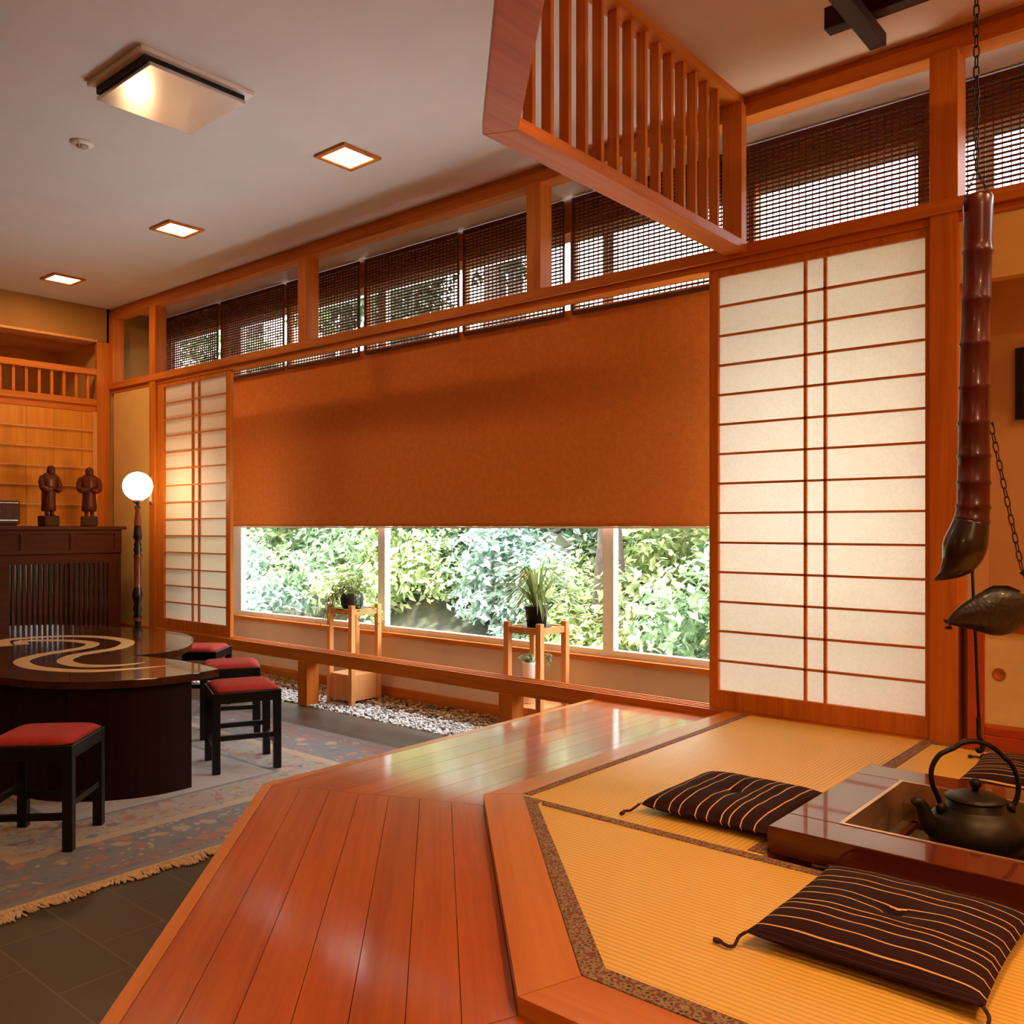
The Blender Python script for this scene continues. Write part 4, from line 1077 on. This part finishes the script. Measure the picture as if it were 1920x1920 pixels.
m.build('stems', m_leaf('trailing_stem', (.14,.16,.05), (.2,.22,.08)), t)
# small white pot in stand 2
t = empty('small_potted_herb', (-3.285, 4.035, .216), 'slim ribbed white pot of bright green leaves inside the right stand', 'potted plant')
MB().lathe([(.0,0),(.030,0),(.036,.22),(.040,.238),(.036,.242),(.032,.23),(.0,.23)], 24).build('pot', M_white, t)
m = MB(); clump(m, 110, (0,0,.265), .045, .018, (1.2,1.2,.6), .2); clump(m, 26, (.09,.07,.27), .03, .018, (1,1,1.6), .2); m.tube([(0,0,.24),(.05,.04,.27),(.09,.07,.27)], .0015, 5); m.build('leaves', M_lf[0], t)
t = empty('low_fern', (-6.55, 4.06, .0), 'low green plant on the gravel under the beam, far left', 'plant')
m = MB(); clump(m, 160, (0,0,.10), .13, .022, (1.2,.8,.7), .2); m.build('leaves', M_lf[1], t)

# ------------------------------------------------------------------ garden
struct(bx(-12, 3.2, 4.46, 6.05, -.14, -.08).build('bounce_slab', plain('bounce_slab_pale', (.82,.83,.84), .9, var=.04)), 'unseen pale slab added outside to bounce daylight indoors', 'bounce_slab')  # added below the sight line to bounce daylight onto ceiling and paper
def hz(x, y):
    b = max(0, y-6.2)
    k = .52 + .30*min(1, max(0, (-x-2)/6))
    return -.15 + min(b*k, 5.5) + .12*sin(x*1.7+y)+.08*sin(y*2.3)
nx, ny = 60, 30; V = []; F = []
for j in range(ny+1):
    for i in range(nx+1):
        x = -22+30*i/nx; y = 4.5+16*j/ny; V.append((x, y, hz(x, y) if y > 5 else -.15))
for j in range(ny):
    for i in range(nx): a = j*(nx+1)+i; F.append((a, a+1, a+nx+2, a+nx+1))
g = MB().add(V, F, True).build('ground', M_soil); struct(g, 'sloping garden ground outside the window', 'ground')
protos = []
for k in range(4):
    m = MB()
    for q in range(7): clump(m, 210, (random.uniform(-.45,.45), random.uniform(-.35,.35), random.uniform(.15,.75)), random.uniform(.28,.42), .052, (1.1,1,.8), .35)
    me = m.build('tmp', M_lf[k]); protos.append(me.data); bpy.data.objects.remove(me)
def shrub(x, y, s_, k, lab):
    o = bpy.data.objects.new('garden_shrub', protos[k]); C.objects.link(o); o.location = (x, y, hz(x,y) if y > 5 else -.15); o.scale = (s_,)*3; o.rotation_euler = (0,0,random.uniform(0,6))
    tag(o, lab, 'shrub', 'shrubs on the garden slope')
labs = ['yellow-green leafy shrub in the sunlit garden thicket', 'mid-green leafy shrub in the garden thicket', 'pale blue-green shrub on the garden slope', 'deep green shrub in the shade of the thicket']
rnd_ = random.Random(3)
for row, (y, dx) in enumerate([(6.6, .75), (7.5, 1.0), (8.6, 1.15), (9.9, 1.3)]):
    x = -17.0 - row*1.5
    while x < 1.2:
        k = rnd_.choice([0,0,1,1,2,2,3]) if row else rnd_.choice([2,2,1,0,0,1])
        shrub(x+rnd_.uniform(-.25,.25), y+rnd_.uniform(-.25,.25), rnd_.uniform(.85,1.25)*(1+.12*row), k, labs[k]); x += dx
for x, y, k in ((-6.6,6.9,0),(-5.6,6.4,2),(-5.0,7.1,0),(-3.4,6.3,1),(-2.7,6.6,0),(-1.6,6.5,1),(-1.0,6.4,0),(-7.8,7.0,1),(-9.9,6.5,0),(-9.0,6.3,2)):
    shrub(x, y, .8, k, labs[k])
# tree with visible trunk
def tree(x, y, H, R, lab, k, n=9, lean=0):
    z0 = hz(x,y)-.1
    t = empty('garden_tree', (x, y, z0), lab, 'tree', 'trees on the garden slope')
    MB().tube(smooth_path([(0,0,0),(.04+lean*.3,0,H*.35),(lean,.05,H*.8)], 5), [.17,.165,.16,.155,.15,.14,.12,.10,.09,.08,.06], 12).build('trunk', M_bark, t)
    m = MB()
    for q in range(n):
        a = random.uniform(0,2*pi); r = R*random.random()**.6
        clump(m, 170, (lean+r*cos(a), r*sin(a), H*.8+random.uniform(-.32,.5)*R), R*.42, .085, (1,1,.8), .3)
    m.build('foliage', M_lf[k], t)
tree(-4.55, 6.7, 2.4, .7, 'garden tree with a dark trunk behind the spider plant', 1, 4)
for (x, y, H, R, k) in [(-15, 10, 4.8, 1.6, 3), (-12.2, 11, 5.4, 1.8, 1), (-17.5, 11.5, 5.0, 2.0, 3), (-9.3, 10.6, 4.5, 1.5, 3), (-14.0, 8.4, 3.8, 1.3, 1), (-10.6, 8.6, 3.7, 1.2, 1), (-12.6, 7.4, 3.4, 1.1, 3), (-8.2, 9.2, 4.0, 1.2, 3), (-19.0, 9.5, 5.0, 1.6, 3), (-11.4, 8.9, 4.2, 1.5, 3), (-10.0, 9.6, 4.1, 1.5, 3), (-8.6, 10.2, 3.9, 1.5, 3), (-9.6, 8.2, 3.9, 1.1, 3)]:
    tree(x, y, H, R, 'tall leafy tree beyond the far end of the garden', k, 11)
